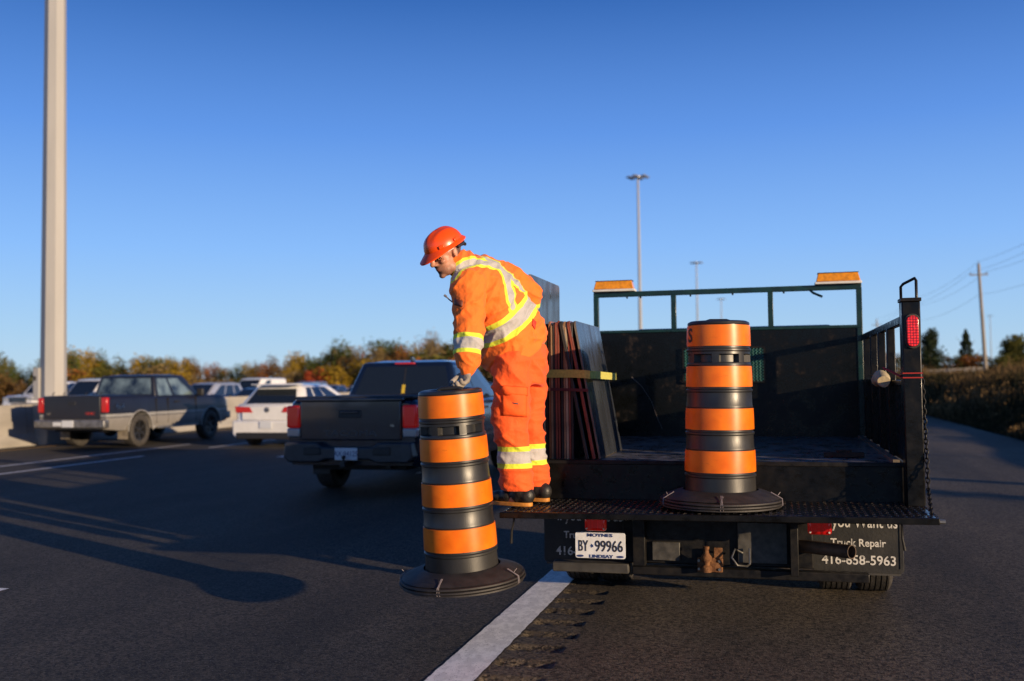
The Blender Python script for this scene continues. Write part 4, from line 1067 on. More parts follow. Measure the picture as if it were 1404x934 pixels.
# ---- oncoming traffic behind the barrier
OPZ = -.25
def opp_y(u, X):
    c, s = math.cos(YAW), math.sin(YAW); k = (u-702)/FPX
    return X*(c + k*s)/(k*c - s)
def front_kit(root, S, paint, big=False):
    L, HW, zt = S['L'], S['hw'], S['top'][-2][1]
    g_ = boxpart(root, 'grille', M_TRIM, -HW*.55, HW*.55, L-.05, L+.015, zt-.36 if big else zt-.26, zt-.06 if big else zt-.10, .02)
    if big:
        for k in range(3): boxpart(g_, 'grille_bar', M_CHROME, -HW*.52, HW*.52, L+.012, L+.028, zt-.30+.09*k, zt-.275+.09*k, .004)
    for s in (-1, 1): boxpart(root, 'headlight', M_CLEAR, min(s*HW*.57, s*HW*.92), max(s*HW*.57, s*HW*.92), L-.16, L+.005, zt-.26, zt-.07, .03)
    b2 = boxpart(root, 'front_bumper', M_TRIM if not big else M_CHROME, -HW*.95, HW*.95, L-.1, L+.09, S['z0']+.05, S['z0']+.28, .04)
    boxpart(b2, 'licence_plate', M_PLATEW, -.15, .15, L+.088, L+.1, S['z0']+.1, S['z0']+.24, .002)
    for s in (-1, 1): boxpart(root, 'tail_light', M_TAIL, min(s*HW*.75, s*HW*.95), max(s*HW*.75, s*HW*.95), -.01, .12, zt-.25, zt, .02)
def place_opp(root, u_front, X):
    Y = opp_y(u_front, X); root.location = (X, Y + root['len'], OPZ); root.rotation_euler = (0, 0, math.pi); del root['len']
G2 = 'oncoming traffic behind the median barrier'
def mk(kind, paint, label, cat):
    if kind == 'pickup':
        S = dict(L=5.7, hw=.99, z0=.40, wr=.41, wy=(1.25, 4.75), arch=.08, nose=.06, top=[(0, 1.32), (1.9, 1.32), (4.1, 1.28), (5.4, 1.22), (5.7, 1.08)],
                 gh=dict(zb=1.26, zr=1.92, y=(1.92, 2.05, 3.7, 4.35), wb=.94, wr=.78, side=[(.05, .42, (.02, 0)), (.47, .84, (0, -.2))]))
    elif kind == 'van':
        S = dict(L=5.2, hw=.97, z0=.28, wr=.34, wy=(.95, 4.1), arch=.05, nose=.08, top=[(0, 1.15), (3.9, 1.12), (4.9, 1.02), (5.2, .85)],
                 gh=dict(zb=1.08, zr=2.05, y=(.05, .12, 3.4, 4.5), wb=.93, wr=.82, bev=.1, side=[(.62, .86, (0, -.2))]))
    elif kind == 'minivan':
        S = dict(L=5.1, hw=.98, z0=.26, wr=.34, wy=(.95, 3.95), arch=.05, nose=.12, top=[(0, 1.06), (3.9, 1.02), (4.7, .95), (5.1, .80)],
                 gh=dict(zb=.99, zr=1.76, y=(.10, .45, 3.0, 4.15), wb=.91, wr=.72, bev=.09, side=[(.08, .28, (.1, 0)), (.31, .55, (0, 0)), (.58, .87, (0, -.28))]))
    else:
        S = dict(L=4.65, hw=.91, z0=.22, wr=.325, wy=(.95, 3.65), arch=.05, nose=.12, top=[(0, .98), (.7, 1.0), (3.4, .96), (4.3, .84), (4.65, .68)],
                 gh=dict(zb=.93, zr=1.45, y=(.55, 1.25, 2.55, 3.5), wb=.82, wr=.62, bev=.08, side=[(.16, .46, (.14, 0)), (.49, .84, (0, -.26))]))
    r_, c_, _ = vehicle({'pickup': 'pickup_truck', 'van': 'van', 'minivan': 'minivan', 'sedan': 'sedan_car'}[kind], S, paint, label, cat, G2)
    front_kit(r_, S, paint, kind == 'pickup'); r_['len'] = S['L']
    return r_
PW = P3; PS = carpaint('silver_paint', (.34, .36, .42), .3, .5, .3); PB = carpaint('dark_blue_paint', (.02, .035, .085), .25)
PK = carpaint('black_paint', (.015, .016, .02), .25); PG = carpaint('grey_paint', (.14, .145, .155), .3, .5, .2)
place_opp(mk('pickup', PW, 'white pickup facing the camera behind the barrier, beside the thick light mast', 'pickup'), 24, -37.5)
place_opp(mk('van', PW, 'white van with a dark windscreen behind the two-tone pickup', 'van'), 92, -35)
place_opp(mk('sedan', PW, 'low white car in front of the white van', 'car'), 100, -29.5)
place_opp(mk('minivan', PS, 'silver minivan behind the barrier, ahead of the two-tone pickup', 'minivan'), 250, -30.5)
place_opp(mk('sedan', PB, 'dark blue car beyond the barrier beside the silver minivan', 'car'), 318, -27.5)
place_opp(mk('van', PW, 'white van behind the dark blue car beyond the barrier', 'van'), 326, -34)
place_opp(mk('sedan', PB, 'dark blue car above the roof of the white hatchback', 'car'), 436, -33)
place_opp(mk('sedan', PW, 'white car between the white hatchback and the charcoal pickup cab', 'car'), 474, -29)
place_opp(mk('sedan', PK, 'black car seen past the worker beyond the charcoal pickup', 'car'), 655, -25)
place_opp(mk('minivan', PG, 'grey minivan far off beyond the white hatchback roof', 'minivan'), 400, -36)
# ================================================================== the worker
from mathutils.bvhtree import BVHTree
CR = CAM_ROT.to_3x3() @ Vector((1, 0, 0)); CR.z = 0; CR.normalize()
CF = Vector((-CR.y, CR.x, 0)); UP = Vector((0, 0, 1))
def cv(x, y, d): return CR*x + UP*y + CF*d               # camera-right, up, away

def remesh(mb, voxel, smooth=4, fac=.5):
    me = bpy.data.meshes.new('tmp'); me.from_pydata(mb.v, [], mb.f)
    bm = bmesh.new(); bm.from_mesh(me); bmesh.ops.recalc_face_normals(bm, faces=bm.faces); bm.to_mesh(me); bm.free()
    ob = bpy.data.objects.new('tmp', me); COL.objects.link(ob)
    md = ob.modifiers.new('r', 'REMESH'); md.mode = 'VOXEL'; md.voxel_size = voxel; md.use_smooth_shade = True
    if smooth:
        sm = ob.modifiers.new('s', 'SMOOTH'); sm.factor = fac; sm.iterations = smooth
    bpy.context.view_layer.update()
    out = bpy.data.meshes.new_from_object(ob.evaluated_get(bpy.context.evaluated_depsgraph_get()))
    bpy.data.objects.remove(ob); bpy.data.meshes.remove(me)
    out.polygons.foreach_set('use_smooth', [True]*len(out.polygons))
    return out
def co(me): 
    a = np.empty(len(me.vertices)*3); me.vertices.foreach_get('co', a); return a.reshape(-1, 3)
def nrm(me):
    a = np.empty(len(me.vertices)*3); me.vertices.foreach_get('normal', a); return a.reshape(-1, 3)
def setco(me, a): me.vertices.foreach_set('co', a.ravel()); me.update()
def attr(me, name, vals):
    at = me.attributes.new(name, 'FLOAT', 'POINT'); at.data.foreach_set('value', vals.astype(np.float32))
def seg_dist(P, poly):
    best = np.full(len(P), 9.0)
    for a, b in zip(poly[:-1], poly[1:]):
        a = np.array(a); b = np.array(b); ab = b-a; t = np.clip(((P-a)@ab)/max(ab@ab, 1e-9), 0, 1)
        best = np.minimum(best, np.linalg.norm(P-(a+t[:, None]*ab), axis=1))
    return best
def ellsec(c, ax, ay, rx, ry, n=20, pw=1.0):
    out = []
    for k in range(n):
        a = 2*math.pi*k/n; ca, sa = math.cos(a), math.sin(a)
        ca = math.copysign(abs(ca)**pw, ca); sa = math.copysign(abs(sa)**pw, sa)
        out.append(c + ax*rx*ca + ay*ry*sa)
    return out
def limb(mb, pts, rad, sub=4, n=16):
    """capsule-ended tapered tube through pts"""
    P = [Vector(p) for p in pts]; path = []; rs = []
    for i in range(len(P)-1):
        for k in range(sub):
            t = k/sub; path.append(P[i].lerp(P[i+1], t)); rs.append(rad[i]*(1-t)+rad[i+1]*t)
    path.append(P[-1]); rs.append(rad[-1])
    for _ in range(2):
        path = [path[0]] + [(path[i-1]+path[i]*2+path[i+1])/4 for i in range(1, len(path)-1)] + [path[-1]]
    mb.tube(path, rs, n)
    for q, r_ in ((path[0], rs[0]), (path[-1], rs[-1])): mb.ell(q, (r_, r_, r_), nu=12, nv=8)

J = dict(
    ankL=PX(709, 668, 6.27), ankR=PX(733, 661, 6.50), kneeL=PX(701, 585, 6.24), kneeR=PX(724, 580, 6.48),
    hipL=PX(701, 490, 6.27), hipR=PX(727, 484, 6.50), pel=PX(714, 480, 6.39), waist=PX(703, 452, 6.37),
    chest=PX(676, 410, 6.28), upper=PX(655, 381, 6.22), neck=PX(640, 366, 6.18), neck2=PX(622, 352, 6.13),
    shL=PX(641, 392, 6.07), shR=PX(694, 379, 6.40), elL=PX(643, 448, 6.00), wrL=PX(641, 507, 5.93), hdL=PX(635, 530, 5.89),
    elR=PX(728, 402, 6.52), wrR=PX(712, 446, 6.62))
FACE_B = cv(-.83, 0, .56)                                     # where the body faces
RB = cv(.56, 0, .83)                                          # its right-hand side
foot_z = .707
footL = Vector((J['ankL'].x, J['ankL'].y, foot_z)); footR = Vector((J['ankR'].x, J['ankR'].y, foot_z))

man = empty('person', ((footL+footR)/2)); MO = tuple(man.location)
tag(man, 'worker in orange high-visibility clothes and red hard hat bending over on the truck platform', 'person')

# ---- head frame
HS = 1.05
HFd = cv(-.73, -.40, -.55).normalized(); HR = HFd.cross(UP).normalized(); HU = HR.cross(HFd).normalized()
HB = Matrix((HR, HFd, HU)).transposed()                        # columns: right, forward, up
H0 = PX(624, 345, 6.04) - HB @ (Vector((-.080, -.012, 0))*HS)
def H(x, y, z): return H0 + HB @ (Vector((x, y, z))*HS)
def hell(mb, c, r, nu=16, nv=10): mb.ell(H(*c), [q*HS for q in r], HB, nu, nv)

def hand(mb, W, fwd, side, grow=0.0, curls=((35, 55, 40),)*4, palm_l=.088):
    """side points from little finger to index; palm normal = fwd x side"""
    fwd = fwd.normalized(); side = (side - fwd*side.dot(fwd)).normalized(); pn = fwd.cross(side).normalized()
    secs = [ellsec(W, side, pn, .026+grow, .020+grow), ellsec(W+fwd*.03, side, pn, .033+grow, .019+grow), ellsec(W+fwd*palm_l*.8, side, pn, .043+grow, .017+grow), ellsec(W+fwd*palm_l, side, pn, .041+grow, .014+grow)]
    mb.loft(secs)
    for i, (off, ln, r_) in enumerate(((.031, (.042, .026, .021), .0093), (.010, (.046, .029, .022), .0096), (-.012, (.043, .027, .021), .0092), (-.032, (.034, .021, .018), .0082))):
        p = W + fwd*(palm_l-.006 - (.008 if i == 3 else 0)) + side*off
        d = fwd.copy(); pts = [p - fwd*.02, p]
        for a, l in zip(curls[i], ln):
            d = Matrix.Rotation(R(a), 3, side) @ d; pts.append(pts[-1] + d*l)
        limb(mb, pts, [r_+.002+grow]*2 + [r_+grow, r_*.93+grow, r_*.82+grow], 2, 10)
    b0 = W + fwd*.022 + side*.026
    d1 = (fwd*.55 + side*.62 + pn*-.45).normalized(); d2 = (fwd*.85 + side*.10 + pn*-.55).normalized()
    limb(mb, [b0, b0+d1*.040, b0+d1*.040+d2*.032, b0+d1*.040+d2*.056], [.015+grow, .0125+grow, .0108+grow, .0092+grow], 2, 10)

# ---- the body: one continuous surface under the clothes
mb = MB()
hell(mb, (0, -.012, .035), (.076, .098, .098)); hell(mb, (0, .030, -.030), (.062, .068, .088)); hell(mb, (0, .034, -.080), (.056, .056, .042))
hell(mb, (0, .074, -.108), (.024, .020, .018)); hell(mb, (-.045, .008, -.078), (.018, .040, .030)); hell(mb, (.045, .008, -.078), (.018, .040, .030))
limb(mb, [H(0, .090, .018), H(0, .104, -.004), H(0, .116, -.030)], [.010*HS, .0115*HS, .0145*HS], 3, 12)      # nose
for s in (-1, 1):
    hell(mb, (s*.014, .102, -.036), (.011, .012, .009)); hell(mb, (s*.044, .066, -.026), (.022, .022, .016))
    limb(mb, [H(s*.012, .090, .030), H(s*.034, .083, .033), H(s*.054, .062, .024)], [.0085*HS, .0095*HS, .007*HS], 2, 10)
    hell(mb, (s*.031, .076, .006), (.0135, .0125, .0115)); hell(mb, (s*.079, -.012, -.004), (.0075, .018, .031)); hell(mb, (s*.084, -.022, .004), (.004, .010, .024))
limb(mb, [H(-.022, .087, -.062), H(0, .097, -.0605), H(.022, .087, -.062)], [.004*HS, .0065*HS, .004*HS], 3, 10)
limb(mb, [H(-.019, .086, -.073), H(0, .095, -.0735), H(.019, .086, -.073)], [.004*HS, .007*HS, .004*HS], 3, 10)
hell(mb, (0, .082, -.050), (.030, .016, .014))
limb(mb, [J['upper'], J['neck'], H(0, -.035, -.06)], [.085, .066, .060], 4)
limb(mb, [J['pel'], J['waist'], J['chest'], J['upper']], [.13, .125, .14, .11], 4)
for a, b, c, d in (('shL', 'elL', 'wrL', None), ('shR', 'elR', 'wrR', None)):
    limb(mb, [J['upper'].lerp(J[a], .5), J[a], J[b], J[c]], [.06, .056, .043, .027], 5)
gripd = (J['hdL']-J['wrL']).normalized()
SIDE_L = cv(-.55, .12, .83)
CURL = ((16, 48, 60), (20, 52, 62), (24, 55, 62), (28, 58, 62))
hand(mb, J['wrL'], gripd, SIDE_L, 0, CURL)
fR = cv(-.45, -.85, -.05); hand(mb, J['wrR'], fR, cv(.3, -.2, .9), 0)
for h_, k_, a_, f_ in (('hipL', 'kneeL', 'ankL', footL), ('hipR', 'kneeR', 'ankR', footR)):
    limb(mb, [J['pel'], J[h_], J[k_], J[a_], Vector((f_.x, f_.y, foot_z+.06))], [.11, .085, .058, .042, .04], 5)
    limb(mb, [f_+Vector((0, 0, .05)), f_+FACE_B*.14+Vector((0, 0, .045))], [.04, .032], 3)
body_me = remesh(mb, .0065, 3, .45)
def skin_mat():
    q = bpy.data.materials.new('skin'); q.use_nodes = True; nt = q.node_tree; n = nt.nodes; L = nt.links; b_ = n['Principled BSDF']
    tc = n.new('ShaderNodeTexCoord'); no = n.new('ShaderNodeTexNoise'); no.inputs['Scale'].default_value = 40; no.inputs['Detail'].default_value = 6; L.new(tc.outputs['Object'], no.inputs['Vector'])
    rp = n.new('ShaderNodeValToRGB'); rp.color_ramp.elements[0].color = (.40, .17, .105, 1); rp.color_ramp.elements[1].color = (.52, .25, .165, 1); rp.color_ramp.elements[0].position = .35; rp.color_ramp.elements[1].position = .65
    L.new(no.outputs['Fac'], rp.inputs[0]); cur = rp.outputs[0]
    for name, c in (('stubble', (.060, .040, .033)), ('lips', (.34, .10, .08)), ('hair', (.030, .026, .024)), ('eye', (.02, .015, .012))):
        at = n.new('ShaderNodeAttribute'); at.attribute_name = name
        mx = n.new('ShaderNodeMix'); mx.data_type = 'RGBA'; L.new(at.outputs['Fac'], mx.inputs['Factor']); L.new(cur, mx.inputs['A']); mx.inputs['B'].default_value = (*c, 1); cur = mx.outputs['Result']
    L.new(cur, b_.inputs['Base Color']); b_.inputs['Roughness'].default_value = .5
    b_.inputs['Subsurface Weight'].default_value = .12; b_.inputs['Subsurface Radius'].default_value = (.02, .006, .003); b_.inputs['Subsurface Scale'].default_value = .3
    bp = n.new('ShaderNodeBump'); bp.inputs['Strength'].default_value = .2; bp.inputs['Distance'].default_value = .002; L.new(no.outputs['Fac'], bp.inputs['Height']); L.new(bp.outputs[0], b_.inputs['Normal'])
    return q
V = co(body_me); HBn = np.array(HB); loc = (V - np.array(H0)) @ HBn / HS            # head-local coordinates
sst = lambda x, a, b: np.clip((x-a)/(b-a), 0, 1)
x_, y_, z_ = loc.T; near = (np.linalg.norm(loc, axis=1) < .2)
gob = np.exp(-(((np.abs(x_)/.034)**2 + ((z_+.078)/.036)**2)**2)) * (y_ > .04)
moust = np.exp(-((x_/.030)**4 + ((z_+.051)/.010)**2)) * (y_ > .06)
jaw = sst(-z_, .045, .085)*sst(y_, -.06, .0)*.42
lips = np.exp(-((x_/.021)**4 + ((z_+.067)/.009)**2)) * (y_ > .07)
stub = np.clip(np.maximum(np.maximum(gob*.85, moust*.9), jaw), 0, 1)*(1-.9*lips)*near
hair = sst(-y_, .012, .03)*sst(z_, -.055, -.035)*near; hair = np.maximum(hair, sst(z_, .03, .05)*sst(-y_, -.03, -.0)*near)
brow = np.exp(-(((np.abs(x_)-.033)/.021)**4 + ((z_-.031)/.0055)**2))*(y_ > .05)*near
eye = .8*np.exp(-(((np.abs(x_)-.031)/.009)**4 + ((z_-.005)/.0038)**2))*(y_ > .05)*near
attr(body_me, 'stubble', stub); attr(body_me, 'lips', np.clip(lips*.8, 0, 1)*near); attr(body_me, 'hair', np.clip(np.maximum(hair*.85, brow*.8), 0, 1)); attr(body_me, 'eye', np.clip(eye, 0, 1))
setco(body_me, V - np.array(MO)); body_me.materials.append(skin_mat())
bo = bpy.data.objects.new('body', body_me); link(bo, man)

# ---- jacket
mb = MB()
hemc = PX(713, 486, 6.40)
hem_a = J['pel'] + (J['pel']-J['upper']).normalized()*.055 + FACE_B*.035
hem_b = J['pel'] + (J['upper']-J['pel']).normalized()*.015 + FACE_B*.045
spine = [(hem_a, .205, .178), (hem_b, .244, .208), (J['waist'] + FACE_B*.02, .230, .194), (J['waist'].lerp(J['chest'], .5), .215, .170), (J['chest'], .228, .168), (J['chest'].lerp(J['upper'], .6), .222, .150), (J['upper'], .18, .122), (J['neck'], .115, .100)]
secs = []
for i, (c, rx, ry) in enumerate(spine):
    t = (spine[min(i+1, len(spine)-1)][0] - spine[max(0, i-1)][0]).normalized()
    ax = (RB - t*RB.dot(t)).normalized(); ay = t.cross(ax).normalized()
    secs.append(ellsec(c, ax, ay, rx, ry, 28, .88))
# refine the loft
fine = []
for a, b in zip(secs[:-1], secs[1:]):
    for k in range(4): fine.append([p.lerp(q, k/4) for p, q in zip(a, b)])
fine.append(secs[-1]); mb.loft(fine)
limb(mb, [J['upper'].lerp(J['shL'], .35), J['shL'], J['shL'].lerp(J['elL'], .5), J['elL'], J['elL'].lerp(J['wrL'], .5), J['elL'].lerp(J['wrL'], .80), J['wrL']+UP*.008], [.108, .104, .098, .092, .086, .080, .052], 5)
limb(mb, [J['upper'].lerp(J['shR'], .35), J['shR'], J['shR'].lerp(J['elR'], .5), J['elR'], J['elR'].lerp(J['wrR'], .5), J['wrR']], [.10, .094, .088, .084, .078, .052], 5)
limb(mb, [J['neck'], H(0, -.050, -.075)], [.092, .078], 4)                       # collar
jk = remesh(mb, .0070, 7, .5)
V = co(jk); N = nrm(jk); sp0, sp1 = np.array(J['pel']), np.array(J['upper']); sax = (sp1-sp0)/np.linalg.norm(sp1-sp0)
armL = [J['shL'], J['elL'], J['wrL']]; armR = [J['shR'], J['elR'], J['wrR']]
dL = seg_dist(V, armL); dR = seg_dist(V, armR)
sparm = (V-sp0)@sax
def wrink(P, axis, fa, fl, seed):
    a = np.array(axis); t = P@a; lat = P - t[:, None]*a
    return np.array([mnoise.noise((l[0]*fl+seed, l[1]*fl+l[2]*fl, tt*fa)) for l, tt in zip(lat, t)])
w1 = wrink(V, sax, 15, 6, 1.0); w2 = wrink(V, np.array(UP), 20, 7, 9.0)
warm_ = wrink(V, (np.array(UP)*.80+np.array(CR)*.6), 17, 7, 4.0)
inarm = np.clip((.115-np.minimum(dL, dR))/.03, 0, 1)
fold = (1-np.abs(w1))**2*.014*(1-inarm) + (1-np.abs(warm_))**3*.014*inarm + w2*.009
diag = wrink(V, (np.array(CR)*.8+np.array(UP)*-.6), 13, 4, 2.0); fold = fold + (1-np.abs(diag))**4*.018*(1-.6*inarm)
# gathered cuff and hem
V2 = V + N*(fold[:, None]-.009); setco(jk, V2)
bv = BVHTree.FromPolygons([tuple(v) for v in V2], [tuple(p.vertices) for p in jk.polygons])
def hit(tree, u, v):
    p, n_, i, d = tree.ray_cast(Vector((0, 0, CAM_H)), ray(u, v).normalized()); return p
def poly_on(tree, pts):
    out = []
    for (u0, v0), (u1, v1) in zip(pts[:-1], pts[1:]):
        for k in range(4):
            p = hit(tree, u0+(u1-u0)*k/4, v0+(v1-v0)*k/4)
            if p is not None and abs((p-J['chest']).length) < .6: out.append(p)
    return out
A_ = poly_on(bv, [(622, 381), (628, 370), (637, 363), (651, 359), (672, 361), (688, 368), (705, 383), (720, 402)])
B_ = poly_on(bv, [(668, 355), (680, 360), (690, 371), (697, 386), (701, 405), (704, 425)])
dA = seg_dist(V2, A_) if len(A_) > 1 else np.full(len(V2), 9.); dB = seg_dist(V2, B_) if len(B_) > 1 else np.full(len(V2), 9.)
tw = (np.array(hit(bv, 701, 446) or J['waist'])-sp0)@sax
dW = np.abs(sparm - tw); dW = np.where((dL < .105) & (sparm > tw-.3), np.where(dL < .10, 9., dW), dW); dW = np.where(dR < .095, 9., dW)
strap_cut = np.where(sparm < tw+.02, 9., 0)
armt = lambda P, a, b: ((P-np.array(a))@(np.array(b)-np.array(a)))/np.linalg.norm(np.array(b)-np.array(a))
eL = armt(V2, J['elL'], J['wrL']); sL = armt(np.array([hit(bv, 647, 469) or J['elL'].lerp(J['wrL'], .4)]), J['elL'], J['wrL'])[0]
dS = np.where(dL < .125, np.abs(eL-sL), 9.)
eR = armt(V2, J['elR'], J['wrR']); dSR = np.where(dR < .12, np.abs(eR-.10), 9.)
band = np.minimum.reduce([dW/.070, (dA+strap_cut)/.042, (dB+strap_cut)/.044, dS/.060, dSR/.060])
attr(jk, 'band', np.clip(band, 0, 3))
def hivis(name, use_attr, col=(.92, .125, .008)):
    q = bpy.data.materials.new(name); q.use_nodes = True; nt = q.node_tree; n = nt.nodes; L = nt.links; b_ = n['Principled BSDF']
    tc = n.new('ShaderNodeTexCoord'); no = n.new('ShaderNodeTexNoise'); no.inputs['Scale'].default_value = 11; no.inputs['Detail'].default_value = 8; L.new(tc.outputs['Object'], no.inputs['Vector'])
    rp = n.new('ShaderNodeValToRGB'); rp.color_ramp.elements[0].color = (*[c*.86 for c in col], 1); rp.color_ramp.elements[1].color = (*col, 1); rp.color_ramp.elements[0].position = .3; rp.color_ramp.elements[1].position = .6
    L.new(no.outputs['Fac'], rp.inputs[0])
    if use_attr == 'band':
        at = n.new('ShaderNodeAttribute'); at.attribute_name = 'band'; f = at.outputs['Fac']
    else:
        sp = n.new('ShaderNodeSeparateXYZ'); L.new(tc.outputs['Object'], sp.inputs[0])
        s1 = n.new('ShaderNodeMath'); s1.operation = 'SUBTRACT'; s1.inputs[1].default_value = use_attr[0]; L.new(sp.outputs['Z'], s1.inputs[0])
        s2 = n.new('ShaderNodeMath'); s2.operation = 'ABSOLUTE'; L.new(s1.outputs[0], s2.inputs[0])
        s3 = n.new('ShaderNodeMath'); s3.operation = 'DIVIDE'; s3.inputs[1].default_value = use_attr[1]; L.new(s2.outputs[0], s3.inputs[0]); f = s3.outputs[0]
    lt1 = n.new('ShaderNodeMath'); lt1.operation = 'LESS_THAN'; lt1.inputs[1].default_value = 1.0; L.new(f, lt1.inputs[0])
    lt2 = n.new('ShaderNodeMath'); lt2.operation = 'LESS_THAN'; lt2.inputs[1].default_value = .55; L.new(f, lt2.inputs[0])
    m1 = n.new('ShaderNodeMix'); m1.data_type = 'RGBA'; L.new(lt1.outputs[0], m1.inputs['Factor']); L.new(rp.outputs[0], m1.inputs['A']); m1.inputs['B'].default_value = (.64, .72, .045, 1)
    m2 = n.new('ShaderNodeMix'); m2.data_type = 'RGBA'; L.new(lt2.outputs[0], m2.inputs['Factor']); L.new(m1.outputs['Result'], m2.inputs['A']); m2.inputs['B'].default_value = (.42, .40, .40, 1)
    L.new(m2.outputs['Result'], b_.inputs['Base Color']); b_.inputs['Roughness'].default_value = .78
    b_.inputs['Sheen Weight'].default_value = .15
    b2 = n.new('ShaderNodeTexNoise'); b2.inputs['Scale'].default_value = 30; b2.inputs['Detail'].default_value = 6; L.new(tc.outputs['Object'], b2.inputs['Vector'])
    bp = n.new('ShaderNodeBump'); bp.inputs['Strength'].default_value = .6; bp.inputs['Distance'].default_value = .014; L.new(b2.outputs['Fac'], bp.inputs['Height']); L.new(bp.outputs[0], b_.inputs['Normal'])
    return q
setco(jk, V2 - np.array(MO)); jk.materials.append(hivis('orange_jacket_fabric', 'band', (.93, .17, .010)))
jo = bpy.data.objects.new('jacket', jk); link(jo, man)

# ---- trousers
mb = MB()
top = J['pel'].lerp(J['waist'], .2)
secs = []
for c, rx, ry in ((top, .165, .135), (J['pel'], .178, .148), (PX(713, 505, 6.39), .180, .150), (PX(713, 528, 6.385), .165, .140)):
    secs.append(ellsec(c, RB, FACE_B, rx, ry, 24, .9))
mb.loft(secs)
endL, endR = Vector((J['ankL'].x, J['ankL'].y, foot_z+.115)), Vector((J['ankR'].x, J['ankR'].y, foot_z+.115))
limb(mb, [J['hipL']-UP*.02, J['hipL'].lerp(J['kneeL'], .5), J['kneeL'], J['kneeL'].lerp(endL, .5), endL], [.122, .120, .108, .103, .098], 6)
limb(mb, [J['hipR']-UP*.02, J['hipR'].lerp(J['kneeR'], .5), J['kneeR'], J['kneeR'].lerp(endR, .5), endR], [.116, .110, .098, .094, .092], 6)
tr = remesh(mb, .0085, 6, .5); V = co(tr); N = nrm(tr)
low = V[:, 2] < foot_z+.075
V[:, 2] = np.maximum(V[:, 2], foot_z+.098)
a1 = wrink(V, np.array(UP), 17, 5, 3.0); a2 = wrink(V, (np.array(UP)*.8+np.array(CR)*.6), 12, 6, 6.0); a3 = wrink(V, np.array(CR), 10, 3.5, 8.0)
wz = np.clip(1.15-V[:, 2], 0, .3)/.3; wk = np.exp(-((V[:, 2]-J['kneeL'].z)/.12)**2)
wh = np.clip((V[:, 2]-1.35)/.2, 0, 1)
fold = (1-np.abs(a1))**3*.018*(.25+.75*np.maximum(wz, wk)) + (1-np.abs(a2))**3*.016 + a3*.010*(1-.5*wz) + (1-np.abs(a2))**3*.008*wh
V2 = V + N*(fold[:, None]-.010); V2[:, 2] = np.maximum(V2[:, 2], foot_z+.098); setco(tr, V2)
tv = BVHTree.FromPolygons([tuple(v) for v in V2], [tuple(p.vertices) for p in tr.polygons])
zb_ = (hit(tv, 700, 628) or J['ankL']).z
setco(tr, V2 - np.array(MO)); tr.materials.append(hivis('orange_trouser_fabric', (zb_-MO[2], .068), (.90, .105, .008)))
to = bpy.data.objects.new('trousers', tr); link(to, man)
def patch(tree, quad, name, mt, parent, off=.006, nu=10, nv=8, th=.006):
    """small piece of cloth lying on the clothes, corners given in the picture"""
    (a, b, c, d) = quad; grid = []
    for j in range(nv+1):
        for i in range(nu+1):
            s, t = i/nu, j/nv
            u = (a[0]*(1-s)+b[0]*s)*(1-t) + (d[0]*(1-s)+c[0]*s)*t; v = (a[1]*(1-s)+b[1]*s)*(1-t) + (d[1]*(1-s)+c[1]*s)*t
            p, n_, _, _ = tree.ray_cast(Vector((0, 0, CAM_H)), ray(u, v).normalized())
            if p is None: return None
            e = min(s, 1-s, t, 1-t)
            grid.append(p + n_*(off*min(1, e*8+.15)) - Vector(MO))
    k = len(grid); W = nu+1
    F = [(j*W+i, j*W+i+1, (j+1)*W+i+1, (j+1)*W+i) for j in range(nv) for i in range(nu)]
    me = bpy.data.meshes.new(name); me.from_pydata([tuple(p) for p in grid], [], F); me.materials.append(mt)
    me.polygons.foreach_set('use_smooth', [True]*len(F))
    o = bpy.data.objects.new(name, me); link(o, parent)
    so_ = o.modifiers.new('thick', 'SOLIDIFY'); so_.thickness = .003; so_.offset = -1
    return o
M_PK = mat('orange_pocket_fabric', (.88, .105, .008), .8, var=.08, vscale=14, bump=.3, bscale=40)
patch(tv, ((688, 536), (722, 538), (722, 572), (688, 570)), 'cargo_pocket', M_PK, to, .007)
patch(tv, ((687, 529), (723, 531), (723, 543), (687, 541)), 'pocket_flap', M_PK, to, .012)
patch(tv, ((701, 551), (712, 552), (712, 555), (701, 554)), 'label_patch', mat('dark_label', (.05, .04, .06), .6), to, .012, 4, 2)
patch(bv, ((624, 409), (635, 413), (634, 421), (623, 418)), 'sleeve_badge', mat('dark_badge', (.13, .035, .015), .6), jo, .005, 5, 4)
patch(bv, ((730, 437), (735, 442), (733, 452), (729, 446)), 'badge', mat('red_badge_cloth', (.6, .03, .01), .7), jo, .004, 4, 4)
# drawstring at the chest
c0 = PX(614, 411, 6.1)
m = MB(); m.tube([PX(624, 417, 6.03), PX(616, 411, 6.03), PX(611, 406, 6.03)], .004, 6); m.tube([PX(612, 407, 6.03), PX(609, 404.5, 6.03)], .007, 6)
m.build('drawstring', mat('grey_cord', (.12, .11, .13), .6), jo, off=MO)

